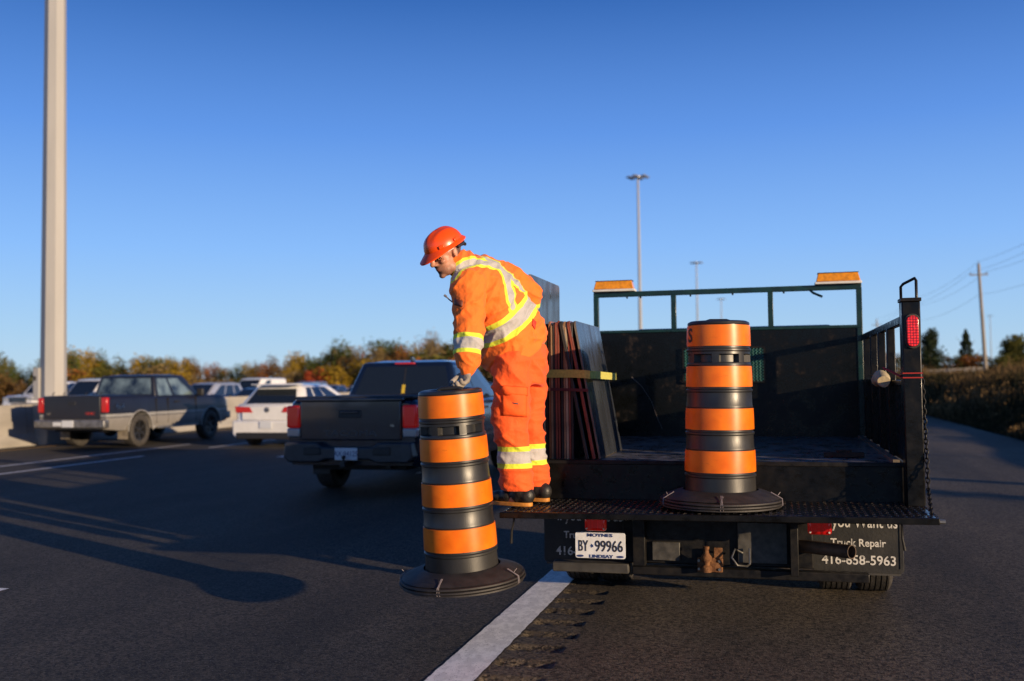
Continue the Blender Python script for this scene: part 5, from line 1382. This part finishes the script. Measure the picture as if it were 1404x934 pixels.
# ---- boots
M_BOOT = mat('black_boot_leather', (.020, .018, .017), .48, var=.4, vscale=18, bump=.35, bscale=60)
M_SOLE = mat('tan_boot_sole', (.50, .20, .03), .6, var=.2, vscale=30)
fs = FACE_B.cross(UP).normalized()
for f_, an in ((footL, J['ankL']), (footR, J['ankR'])):
    mb = MB()
    f0 = f_ - FACE_B*.03
    for c, r_ in ((-.045, (.048, .050, .055)), (.02, (.050, .055, .060)), (.10, (.052, .060, .045)), (.165, (.050, .055, .038)), (.20, (.042, .040, .034))):
        Mx = Matrix((fs, FACE_B, UP)).transposed(); mb.ell(f0+FACE_B*c+UP*(.022+r_[2]*.8), (r_[0], r_[1], r_[2]), Mx)
    limb(mb, [f0-FACE_B*.0+UP*.08, f0+UP*.17], [.055, .054], 3)
    me = remesh(mb, .008, 4, .5); V = co(me); V[:, 2] = np.maximum(V[:, 2], foot_z+.018); setco(me, V-np.array(MO)); me.materials.append(M_BOOT)
    b_o = bpy.data.objects.new('boot', me); link(b_o, man)
    outl = []
    for k in range(26):
        a = 2*math.pi*k/26; y = math.cos(a); x = math.sin(a)
        w = .050 + .008*max(0, y) ; outl.append(f0 + FACE_B*(.070+.150*y) + fs*(w*math.copysign(abs(x)**.75, x)))
    m = MB(); n_ = len(outl); vs = [p+UP*.0 for p in outl]+[p+UP*.024 for p in outl]
    m._add(vs, [tuple(range(n_-1, -1, -1)), tuple(range(n_, 2*n_))]+[(i, (i+1) % n_, n_+(i+1) % n_, n_+i) for i in range(n_)])
    m.build('sole', M_SOLE, b_o, off=MO, bevel=.004)
    m = MB()
    for k in range(4):
        c = f0 + FACE_B*(.055+.022*k) + UP*(.135-.016*k)
        m.tube([c-fs*.03-UP*.01, c+UP*.006, c+fs*.03-UP*.01], .003, 5)
    m.tube([f0+FACE_B*.05+UP*.14+fs*.02, f0+FACE_B*.07+UP*.09+fs*.055, f0+FACE_B*.08+UP*.05+fs*.058], .0025, 5)
    m.build('laces', mat('lace_black', (.015, .015, .015), .8), b_o, off=MO)

# ---- gloves
M_GLOVE = mat('grey_knit_glove', (.33, .29, .25), .9, col2=(.20, .17, .14), vscale=22, bump=.5, bscale=160)
mb = MB(); hand(mb, J['wrL'], gripd, SIDE_L, .0045, CURL); limb(mb, [J['wrL']-gripd*.04, J['wrL']+gripd*.01], [.036, .034], 3)
me = remesh(mb, .004, 2, .4); V = co(me); setco(me, V-np.array(MO)); me.materials.append(M_GLOVE); link(bpy.data.objects.new('glove', me), man)
mb = MB(); hand(mb, J['wrR'], fR, cv(.3, -.2, .9), .0045); limb(mb, [J['wrR']-fR*.04, J['wrR']+fR*.01], [.036, .034], 3)
me = remesh(mb, .005, 2, .4); V = co(me); setco(me, V-np.array(MO)); me.materials.append(M_GLOVE); link(bpy.data.objects.new('glove', me), man)

# ---- hard hat
M_HAT = mat('red_orange_hard_hat', (.86, .075, .004), .32, coat=.08, var=.05, vscale=8)
HP = R(-7)
hatB = HB @ Matrix.Rotation(HP, 3, 'X')
def HH(x, y, z): return H0 + HB @ (Vector((0, 0, .030))*HS) + hatB @ (Vector((x, y, z))*HS)
m = MB(); n_ = 40; rows = []
for j in range(13):
    th = math.pi/2*j/12
    ring = []
    for k in range(n_):
        a = 2*math.pi*k/n_
        rr_h = math.cos(th)**.80; x = .104*rr_h*math.sin(a); y = -.008 + .128*rr_h*math.cos(a); z = .018+.098*math.sin(th)**1.0
        rid = math.exp(-(x/.018)**2)*.008*math.sin(th)**.5*(1 if j > 3 else 0); rid2 = sum(math.exp(-((abs(x)-.055)/.010)**2)*.004 for _ in (0,))*(1 if 3 < j < 11 else 0)
        ring.append(HH(x, y, z + rid + rid2))
    rows.append(ring)
m.loft(rows); hat = m.build('hard_hat', M_HAT, man, off=MO, smooth=50)
m = MB(); inn, out_, out2 = [], [], []
for k in range(48):
    a = 2*math.pi*k/48; sx, cy = math.sin(a), math.cos(a); vis = max(0, cy)**2.2
    inn.append(HH(.104*sx, -.008+.130*cy, .024)); w = .014 + .042*vis
    out_.append(HH((.106+w*.75)*sx, -.008+(.132+w)*cy, .008-.020*vis)); out2.append(HH((.104+w*.75)*sx, -.008+(.130+w)*cy, .001-.020*vis))
inb = [HH(.100*math.sin(2*math.pi*k/48), -.008+.126*math.cos(2*math.pi*k/48), .012) for k in range(48)]
rings = [inn, out_, out2, inb]; vs = [p for r_ in rings for p in r_]; F = []
for i in range(4):
    for k in range(48): F.append((i*48+k, i*48+(k+1) % 48, ((i+1) % 4)*48+(k+1) % 48, ((i+1) % 4)*48+k))
m._add(vs, F); m.build('brim', M_HAT, hat, off=MO, smooth=50)
m = MB()
for a in (-100, -55):
    aa = R(a); c = HH(.108*math.sin(aa), -.008+.134*math.cos(aa), .035); 
    t = hatB @ Vector((math.cos(aa), -math.sin(aa), 0)); o_ = hatB @ Vector((math.sin(aa), math.cos(aa), 0)); u_ = hatB @ Vector((0, 0, 1))
    m.hexa([c-t*.016-u_*.010-o_*.004, c+t*.016-u_*.010-o_*.004, c+t*.016-u_*.010+o_*.006, c-t*.016-u_*.010+o_*.006], [c-t*.016+u_*.010-o_*.008, c+t*.016+u_*.010-o_*.008, c+t*.016+u_*.010+o_*.003, c-t*.016+u_*.010+o_*.003])
    m.build('accessory_slot', M_HAT, hat, off=MO, bevel=.003); m = MB()
m = MB(); q = []
for (x, z) in ((-.028, .035), (.028, .035), (.026, .080), (-.026, .080)):
    th = math.asin(min(1, (z-.018)/.098)); q.append(HH(x, -.008+.132*math.cos(th)**.8*math.sqrt(max(0, 1-(x/.106)**2))-.0065, z))
d_ = (hatB @ Vector((0, 1, 0)))*.003
m.hexa(q, [p+d_ for p in q]); m.build('front_reflection', mat('dark_reflection', (.03, .02, .03), .4), hat, off=MO)  # dark patch paints a glossy reflection on the front of the hat
m = MB(); m.tube([HH(.098*math.sin(a), -.006+.118*math.cos(a), -.012) for a in [R(100+160*k/16) for k in range(17)]], .011, 8); m.tube([HH(.07*math.sin(a), -.02+.118*math.cos(a), -.035) for a in [R(150+60*k/8) for k in range(9)]], .010, 8)
m.build('suspension_band', mat('dark_band', (.02, .02, .03), .5), hat, off=MO, smooth=60)
# ---- safety glasses
M_LENS = mat('clear_lens', (.9, .9, .9), .03, trans=1.0, spec=.5); M_LENS.node_tree.nodes['Principled BSDF'].inputs['IOR'].default_value = 1.12
m = MB(); a_r, b_r = [], []
for k in range(15):
    a = R(-62+124*k/14); x = .068*math.sin(a); y = .040+.062*math.cos(a)
    a_r.append([H(x, y, .026), H(x*1.0, y-.003, -.018 if abs(a) > R(14) else -.004)])
V_ = [p for ab in a_r for p in ab]; m._add(V_, [(2*i, 2*i+2, 2*i+3, 2*i+1) for i in range(14)])
gl_ = m.build('safety_glasses', M_LENS, man, off=MO, smooth=60); sd = gl_.modifiers.new('t', 'SOLIDIFY'); sd.thickness = .002
m = MB()
for s in (-1, 1): m.tube([H(s*.062, .066, .014), H(s*.076, .03, .016), H(s*.082, -.01, .022)], .0032, 6)
m.build('temple_arm', mat('pink_clear_plastic', (.45, .25, .25), .3), gl_, off=MO)
# ================================================================== roadside, masts, vegetation
def terr(X, Y):
    s = X - SH_X1
    t_ = np.clip((s-.4)/4.6, 0, 1); z = -.02 + 1.05*t_*t_*(3-2*t_) + 1.3*np.clip((s-6)/32, 0, 1) + 1.2*np.clip((s-25)/80, 0, 1)
    nzv = mnoise.noise((X*.12, Y*.07, 3.1))*.25 + mnoise.noise((X*.5, Y*.4, 8.1))*.08
    return float(z + nzv*np.clip((s-.3)/4, 0, 1))
M_BANK = mat('bank_soil_and_thatch', (.030, .028, .012), .95, col2=(.11, .080, .034), vscale=.6, bump=.8, bscale=6, bdist=.1, cramp=(.3, .7))
xs = [SH_X1-.0, SH_X1+.3, SH_X1+.8] + list(np.linspace(SH_X1+1.5, 30, 34)) + list(np.linspace(33, 160, 26))
ys = list(np.linspace(-30, 90, 70)) + list(np.linspace(95, 500, 50))
V = [(x, y, terr(x, y)) for y in ys for x in xs]; W = len(xs)
me = bpy.data.meshes.new('embankment'); me.from_pydata(V, [], [(j*W+i, j*W+i+1, (j+1)*W+i+1, (j+1)*W+i) for j in range(len(ys)-1) for i in range(W-1)])
me.materials.append(M_BANK); me.polygons.foreach_set('use_smooth', [True]*len(me.polygons))
tag(link(bpy.data.objects.new('embankment', me)), 'grassy roadside bank right of the shoulder', 'bank', kind='structure')

def attr_mat(name, cols, rough=.85, trans=.0):
    q = bpy.data.materials.new(name); q.use_nodes = True; nt = q.node_tree; n = nt.nodes; L = nt.links; b_ = n['Principled BSDF']
    at = n.new('ShaderNodeAttribute'); at.attribute_name = 'tone'; rp = n.new('ShaderNodeValToRGB')
    e = rp.color_ramp.elements
    while len(e) < len(cols): e.new(.5)
    for i, c in enumerate(cols): e[i].position = i/(len(cols)-1); e[i].color = (*c, 1)
    L.new(at.outputs['Fac'], rp.inputs[0]); L.new(rp.outputs[0], b_.inputs['Base Color']); b_.inputs['Roughness'].default_value = rough
    b_.inputs['Specular IOR Level'].default_value = .2
    if trans:
        tr_ = n.new('ShaderNodeBsdfTranslucent'); L.new(rp.outputs[0], tr_.inputs[0]); ms = n.new('ShaderNodeMixShader'); ms.inputs[0].default_value = trans
        L.new(b_.outputs[0], ms.inputs[1]); L.new(tr_.outputs[0], ms.inputs[2]); L.new(ms.outputs[0], n['Material Output'].inputs[0])
    return q
def tri_mesh(name, V, F, tone, mt):
    me = bpy.data.meshes.new(name); me.from_pydata(V, [], F); attr(me, 'tone', np.array(tone)); me.materials.append(mt); return me
# tall weeds on the bank
def weeds():
    V, F, T = [], [], []; r_ = random.Random(3); cnt = 0
    for k in range(70000):
        Y = 9 + 80*r_.random()**1.5; X = SH_X1 + .12 + 16*r_.random()**1.5
        u = pix((X, Y, .8))[0]
        if not (1150 < u < 1470): continue
        s = X-SH_X1
        pn = mnoise.noise((X*.35, Y*.22, .5)); pn2 = mnoise.noise((X*1.3, Y*.8, 7.5))
        h = (.10 + .45*min(1, s/2.2) + .95*max(0, pn)) * r_.uniform(.40, 1.2) * (.6 if pn2 < -.1 else 1)
        w = r_.uniform(.008, .02)*(1+Y/50); z = terr(X, Y)-.03; a = r_.uniform(0, 6.28); d = (math.cos(a)*w, math.sin(a)*w); l = (r_.gauss(0, .16)*h, r_.gauss(0, .16)*h)
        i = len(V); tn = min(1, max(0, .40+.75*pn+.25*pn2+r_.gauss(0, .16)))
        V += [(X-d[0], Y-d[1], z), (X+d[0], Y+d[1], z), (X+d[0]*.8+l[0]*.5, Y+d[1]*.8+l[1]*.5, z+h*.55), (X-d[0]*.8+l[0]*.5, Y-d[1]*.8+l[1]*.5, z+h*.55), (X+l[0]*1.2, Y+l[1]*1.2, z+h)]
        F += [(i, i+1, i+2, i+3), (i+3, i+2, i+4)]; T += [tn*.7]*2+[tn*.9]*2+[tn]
        if r_.random() < .34:                                  # seed heads and leaves
            for q in range(5):
                c = (X+l[0]*(1.0)+r_.gauss(0, .045), Y+l[1]+r_.gauss(0, .045), z+h*(r_.uniform(.55, 1.02))); g_ = r_.uniform(.015, .045); i = len(V); a = r_.uniform(0, 6.28)
                V += [(c[0]-g_*math.cos(a), c[1]-g_*math.sin(a), c[2]), (c[0], c[1], c[2]-g_), (c[0]+g_*math.cos(a), c[1]+g_*math.sin(a), c[2]+g_*.3), (c[0], c[1], c[2]+g_)]
                F.append((i, i+1, i+2, i+3)); T += [min(1, tn+.15)]*4
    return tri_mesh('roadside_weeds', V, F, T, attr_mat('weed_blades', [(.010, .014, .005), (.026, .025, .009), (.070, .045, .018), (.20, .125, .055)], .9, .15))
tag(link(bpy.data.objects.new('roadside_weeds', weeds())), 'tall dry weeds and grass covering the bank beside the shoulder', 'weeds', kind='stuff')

# ---- light masts
M_MAST = mat('galvanised_mast', (.32, .315, .31), .6, var=.06, vscale=2, stretch=(1, 1, .2), bump=.1, bscale=20)
def mast(loc, label, rb, rt, h, near=False, z0=0.0):
    root = empty('light_mast', loc); tag(root, label, 'light mast', 'light masts along the highway')
    m = MB(); m.lathe([(rb, z0), (rb+(rt-rb)*.42, h*.42)], 8); m.build('lower_shaft', M_MAST, root)
    m = MB(); r1 = rb+(rt-rb)*.42-.008; m.lathe([(r1, h*.42-.3), (rt, h)], 8); m.build('upper_shaft', M_MAST, root)
    m = MB(); m.lathe([(rb+(rt-rb)*.42+.006, h*.42-.02), (rb+(rt-rb)*.42+.006, h*.42+.006)], 8); m.build('slip_joint', mat('joint_grey', (.16, .15, .14), .7), root)  # darker grey ring marks the joint line between the two shafts
    m = MB(); m.lathe([(rt+.25, h), (rt+.3, h+.05), (rt+.3, h+.22), (.05, h+.4)], 10); hd_ = m.build('head_frame', M_STEEL, root)
    for k in range(6):
        a = 2*math.pi*k/6+.3; m = MB(); c = Vector((math.cos(a), math.sin(a), 0))
        m.tube([c*.3+Vector((0, 0, h+.15)), c*1.0+Vector((0, 0, h+.15))], .05, 6); m.build('lamp_arm', M_STEEL, hd_)
        m = MB(); m.ell(c*1.25+Vector((0, 0, h+.12)), (.42, .42, .16), None, 12, 6); m.build('floodlight', mat('lamp_head', (.22, .22, .23), .5), hd_, smooth=60)
    if near:
        m = MB(); m.box(-.55, .55, -.9, .9, -.24, 1.05); m.build('footing', M_CON, root, bevel=.03)
        m = MB(); m.box(-.385, -.20, -.30, -.02, 1.1, 1.95); bx_ = m.build('junction_box', M_MAST, root, bevel=.015)
        m = MB(); m.box(-.36, -.28, -.312, -.298, 1.62, 1.74); m.build('box_label', M_GREYB, bx_)
    return root
mm_ = mast((MED_X, opp_y(73, MED_X), 0), 'thick pale octagonal light mast rising from the median barrier behind the two-tone pickup', .325, .165, 30, True, 1.0)
for uu, lab in ((878.5, 'tall light mast seen over the left amber beacon bar'), (957, 'distant light mast seen over the middle of the headboard frame'), (990, 'farthest thin light mast above the platform barrel')):
    mast((MED_X+.3, opp_y(uu, MED_X+.3), 0), lab, .30, .14, 29.6)
mast((108, 556, 2), 'far light mast beyond the bushes right of the utility pole', .30, .16, 29)

# ---- utility poles and wires
M_WOOD = mat('weathered_pole_wood', (.26, .22, .17), .85, var=.2, vscale=3, stretch=(4, 4, .3))
UX = 18.0; tops = []
for i, y in enumerate((7, 51, 95, 139, 185)):
    zg = terr(UX, y); root = empty('utility_pole', (UX, y, zg))
    tag(root, ['weathered utility pole on the bank abreast of the work truck', 'weathered utility pole on the bank ahead of the work truck cab', 'weathered wooden utility pole standing on the bank beyond the weeds', 'utility pole between the side rack and the leaning pole', 'farthest utility pole above the side rack'][i], 'utility pole', 'utility poles along the bank')
    lean = Vector((-.35, .0, 0))
    m = MB(); m.tube([(0, 0, -.2), lean*.5+Vector((0, 0, 5)), lean+Vector((0, 0, 9.9))], [.17, .145, .115], 12); m.build('shaft', M_WOOD, root, smooth=60)
    m = MB(); m.bar(lean+Vector((-.75, 0, 8.95)), lean+Vector((.75, 0, 8.95)), .11); m.build('cross_arm', M_WOOD, root)
    for s in (-.65, .65):
        m = MB(); m.tube([lean+Vector((s, 0, 8.97)), lean+Vector((s, 0, 9.2))], [.05, .03], 6); m.build('insulator', M_STEEL, root)
    m = MB(); m.tube([lean+Vector((0, 0, 9.85)), lean+Vector((0, 0, 10.15))], [.05, .03], 6); m.build('insulator', M_STEEL, root)
    tops.append((Vector((UX, y, zg)) + lean))
M_WIRE = mat('wire_aluminium', (.10, .10, .11), .6)
for n_, (dx, dz) in enumerate(((0, 10.12), (-.65, 9.2), (.65, 9.2), (0, 7.2))):
    m = MB()
    for a, b in zip(tops[:-1], tops[1:]):
        pts = []
        for k in range(13):
            t = k/12; p = a.lerp(b, t)+Vector((dx, 0, dz-1.0*4*t*(1-t)*.6)); pts.append(p)
        m.tube(pts, .011, 4)
    o = m.build('overhead_wire', M_WIRE)
    tag(o, ['thin overhead wire along the tops of the utility poles', 'overhead wire on the road side of the cross arms', 'overhead wire on the field side of the cross arms', 'lowest overhead wire strung between the utility poles'][n_], 'wire', 'overhead wires')

# ---- trees
def crown_mesh(seed, n, lobes, leaf, conifer=False, sparse=0.0, mt=None):
    """unit crown: about 1 high, 1 wide, base at z = 0"""
    r_ = random.Random(seed); V, F, T = [], [], []
    L_ = []
    if conifer:
        for k in range(n):
            t = r_.random()**.8; ring = .42*(1-t)**.75*(1+.25*math.sin(t*38)) + .02; a = r_.uniform(0, 6.28); rr_ = ring*math.sqrt(r_.uniform(.35, 1))
            L_.append((Vector((rr_*math.cos(a), rr_*math.sin(a), t)), rr_/max(ring, .01)))
    else:
        cs = []
        for k in range(lobes):
            a = r_.uniform(0, 6.28); rad_ = r_.uniform(0, .34); z = r_.uniform(.18, .84); sz = r_.uniform(.13, .27)*(1.15-.55*abs(z-.5))
            cs.append((Vector((rad_*math.cos(a)*(1.2-.7*z), rad_*math.sin(a)*(1.2-.7*z), z)), sz, r_.uniform(-.2, .2)))
        for k in range(n):
            c, sz, tt = cs[r_.randrange(lobes)]
            d = Vector((r_.gauss(0, 1), r_.gauss(0, 1), r_.gauss(0, 1))).normalized(); q = r_.random()**.45
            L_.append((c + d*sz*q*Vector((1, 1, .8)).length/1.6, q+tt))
    for p, q in L_:
        s = leaf*r_.uniform(.5, 1.3); nn = Vector((r_.gauss(0, 1), r_.gauss(0, 1), r_.gauss(.3, 1))).normalized()
        x = nn.cross(Vector((0, 0, 1))); x = x.normalized() if x.length > .01 else Vector((1, 0, 0)); y = nn.cross(x); i = len(V)
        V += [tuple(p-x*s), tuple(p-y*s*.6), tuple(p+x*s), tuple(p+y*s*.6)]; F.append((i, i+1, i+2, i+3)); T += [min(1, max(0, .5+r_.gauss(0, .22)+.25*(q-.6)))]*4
    return tri_mesh('crown', V, F, T, mt)
def trunk_mesh(seed, mt, top=.8):
    r_ = random.Random(seed); m = MB()
    m.tube([(0, 0, -.02), (r_.gauss(0, .015), r_.gauss(0, .015), .3), (r_.gauss(0, .03), r_.gauss(0, .03), top)], [.022, .016, .005], 6)
    for k in range(9):
        z = r_.uniform(.2, .65); a = r_.uniform(0, 6.28); l = r_.uniform(.15, .34)
        m.tube([(0, 0, z), (l*.5*math.cos(a), l*.5*math.sin(a), z+l*.5), (l*math.cos(a), l*math.sin(a), z+l*1.0)], [.009, .006, .002], 4)
    return m.mesh('trunk', mt)
M_BARK = mat('bark', (.10, .08, .06), .9, var=.3, vscale=6)
KINDS = {   # colours of the leaves of each kind
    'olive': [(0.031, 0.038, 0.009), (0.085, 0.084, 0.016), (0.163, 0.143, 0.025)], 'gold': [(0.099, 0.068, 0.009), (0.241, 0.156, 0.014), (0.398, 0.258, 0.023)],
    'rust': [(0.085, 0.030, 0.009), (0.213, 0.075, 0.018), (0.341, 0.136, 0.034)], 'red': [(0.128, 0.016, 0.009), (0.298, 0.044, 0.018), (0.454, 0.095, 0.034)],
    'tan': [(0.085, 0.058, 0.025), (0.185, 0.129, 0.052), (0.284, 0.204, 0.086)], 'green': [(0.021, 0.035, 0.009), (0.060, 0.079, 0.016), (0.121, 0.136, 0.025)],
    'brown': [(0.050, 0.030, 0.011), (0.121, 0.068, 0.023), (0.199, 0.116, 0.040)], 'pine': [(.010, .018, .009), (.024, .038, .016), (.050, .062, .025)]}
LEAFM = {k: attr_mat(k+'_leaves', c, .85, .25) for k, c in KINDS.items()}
base_m = LEAFM['olive']
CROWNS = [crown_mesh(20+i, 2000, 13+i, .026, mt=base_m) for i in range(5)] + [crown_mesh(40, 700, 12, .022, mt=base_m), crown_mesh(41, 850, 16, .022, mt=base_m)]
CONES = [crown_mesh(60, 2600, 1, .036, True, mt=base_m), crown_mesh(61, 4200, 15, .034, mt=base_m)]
BUSH = [crown_mesh(70+i, 1300, 9, .032, mt=base_m) for i in range(2)]
TRUNKS = [trunk_mesh(80+i, M_BARK) for i in range(4)]
TLAB = {'olive': 'olive green tree', 'gold': 'golden yellow tree', 'rust': 'rust orange tree', 'red': 'red leaved tree', 'tan': 'pale tan thinning tree', 'green': 'green leaved tree', 'brown': 'brown autumn tree', 'pine': 'dark evergreen tree'}
rt = random.Random(11)
def tree(u, z, ytop, kind, width, where, mesh=None, zg=-.3, name='autumn_tree', base=None):
    b_ = PX(u, 520, z); b_.z = zg if base is None else base
    zt = PX(u, ytop, z).z; h = max(.8, zt-b_.z)
    root = empty(name, b_, rt.uniform(0, 6.28)); nm_ = TLAB[kind].replace('tree', 'bush') if name == 'low_bush' else TLAB[kind]; tag(root, f'{nm_} {where}', 'bush' if name == 'low_bush' else 'tree', f'{nm_} {where}')
    w = width*h
    t = bpy.data.objects.new('trunk', TRUNKS[rt.randrange(4)]); t.scale = (h, h, h); link(t, root)
    cm = mesh or CROWNS[rt.randrange(7 if kind in ('tan', 'brown', 'rust') else 5)]
    c = bpy.data.objects.new('crown', cm); c.scale = (w, w, h*1.0); link(c, root)
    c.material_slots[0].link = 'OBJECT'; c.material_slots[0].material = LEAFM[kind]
    return root
prof_u = [-40, 0, 22, 45, 70, 100, 130, 150, 168, 185, 215, 240, 252, 262, 280, 310, 340, 370, 400, 425, 445, 470, 490, 505, 522, 545, 565, 590, 620, 650, 690, 740]
prof_v = [486, 489, 494, 502, 482, 474, 480, 486, 492, 484, 478, 483, 488, 484, 490, 495, 496, 494, 489, 484, 476, 466, 470, 468, 461, 459, 462, 459, 457, 459, 462, 468]
def topv(u): return float(np.interp(u, prof_u, prof_v))
WHERE = 'in the tree line beyond the far lanes'
def kind_at(u):
    x = rt.random()
    if u < 55: return 'green' if x < .5 else 'olive'
    if u < 160: return 'olive' if x < .45 else 'green' if x < .7 else 'gold'
    if u < 250: return 'gold' if x < .65 else 'olive'
    if u < 275: return 'brown'
    if u < 430: return 'rust' if x < .28 else 'brown' if x < .42 else 'olive' if x < .62 else 'red' if x < .74 else 'green' if x < .88 else 'gold'
    if u < 520: return 'tan' if x < .45 else 'green' if x < .6 else 'rust' if x < .78 else 'red' if x < .86 else 'olive'
    return 'olive' if x < .40 else 'green' if x < .60 else 'tan' if x < .75 else 'rust' if x < .88 else 'gold'
u = -45.
while u < 735:
    near = u < 250
    z = rt.uniform(95, 118) if near else rt.uniform(135, 165)
    tree(u, z, topv(u)+rt.choice([rt.uniform(-7, 0), rt.uniform(0, 8), rt.uniform(4, 14)]), kind_at(u), rt.uniform(.50, .90), WHERE)
    u += rt.uniform(8, 13) if near else rt.uniform(6.5, 11)
u = -40.
while u < 735:                                                    # lower, nearer undergrowth
    z = rt.uniform(88, 94) if u < 250 else rt.uniform(120, 132)
    tree(u, z, topv(u)+rt.uniform(16, 32), rt.choice(['brown', 'olive', 'rust', 'tan', 'tan', 'gold', 'olive']) if u > 60 else 'brown', rt.uniform(1.2, 1.8), 'in the low undergrowth before the tree line', rt.choice(BUSH), name='low_bush')
    u += rt.uniform(14, 22)
tree(432, 119, 503, 'red', 1.2, 'standing alone before the pale tan trees', BUSH[0], name='low_bush')
# trees beyond the truck on the right
for uu, vv, kk, z, w in ((1092, 497, 'brown', 150, 1.3), (1130, 499, 'rust', 150, 1.3), (1172, 490, 'rust', 120, 1.1), (1186, 482, 'brown', 118, 1.1), (1199, 484, 'gold', 120, 1.1), (1212, 480, 'rust', 115, 1.2), (1226, 482, 'brown', 118, 1.2), (1240, 486, 'olive', 112, 1.3), (1256, 484, 'olive', 112, 1.2)):
    tree(uu, z, vv, kk, w, 'seen through the side rack of the truck', name='autumn_tree', base=1.0)
for uu, vv, kk, z, w, ms, lab in ((1274, 450, 'pine', 95, .62, CONES[1], 'just right of the tail lamp post'), (1326, 452, 'pine', 105, .50, CONES[0], 'slender on the skyline left of the utility pole'),
                             (1388, 459, 'olive', 98, 1.0, CONES[1], 'rounded on the right skyline beyond the utility pole'), (1412, 462, 'olive', 95, 1.1, CROWNS[3], 'on the right skyline beside the rounded one')):
    p_ = PX(uu, 520, z); tree(uu, z, vv, kk, w, lab, ms, name='evergreen_tree' if kk == 'pine' else 'broadleaf_tree', base=terr(p_.x, p_.y))
for uu in list(range(1296, 1420, 11)):
    z = rt.uniform(90, 112); p_ = PX(uu, 520, z); tree(uu+rt.uniform(-4, 4), z, rt.uniform(482, 490), rt.choice(['olive', 'brown', 'olive', 'rust']), rt.uniform(1.5, 2.2), 'in the low scrub along the right skyline', rt.choice(BUSH), name='low_bush', base=terr(p_.x, p_.y))
for (bx_, by_, bh_) in ((8.6, 10.2, 1.5), (9.4, 16.5, 1.7), (10.4, 24.5, 1.5), (9.0, 30.0, 1.3)):
    root = empty('low_bush', (bx_, by_, terr(bx_, by_))); tag(root, 'brown bush on the roadside bank beside the shoulder', 'bush', 'bushes on the near bank')
    t = bpy.data.objects.new('trunk', TRUNKS[0]); t.scale = (bh_,)*3; link(t, root)
    c = bpy.data.objects.new('crown', BUSH[0]); c.scale = (bh_*.9, bh_*.9, bh_); link(c, root); c.material_slots[0].link = 'OBJECT'; c.material_slots[0].material = LEAFM['brown']
# pale picket fence climbing the bank
fr_ = empty('picket_fence'); fp = []
for uu in np.linspace(1258, 1346, 46):
    z = 96 - (uu-1258)*.16; p_ = PX(uu, 500, z); fp.append(Vector((p_.x, p_.y, terr(p_.x, p_.y))))
fr_.location = fp[0]; tag(fr_, 'pale weathered picket fence crossing the bank beyond the weeds', 'fence')
M_PALE = mat('pale_weathered_wood', (.32, .28, .23), .85, var=.2, vscale=4)
for i, p_ in enumerate(fp):
    m = MB(); a = p_-fp[0]; m.box(a.x-.05, a.x+.05, a.y-.02, a.y+.02, a.z-.1, a.z+.75+.05*math.sin(i*2.1)); m.build('picket', M_PALE, fr_)
m = MB()
for h_ in (.25, .6): m.tube([p_-fp[0]+Vector((0, .04, h_)) for p_ in fp], .035, 4)
m.build('fence_rail', M_PALE, fr_)
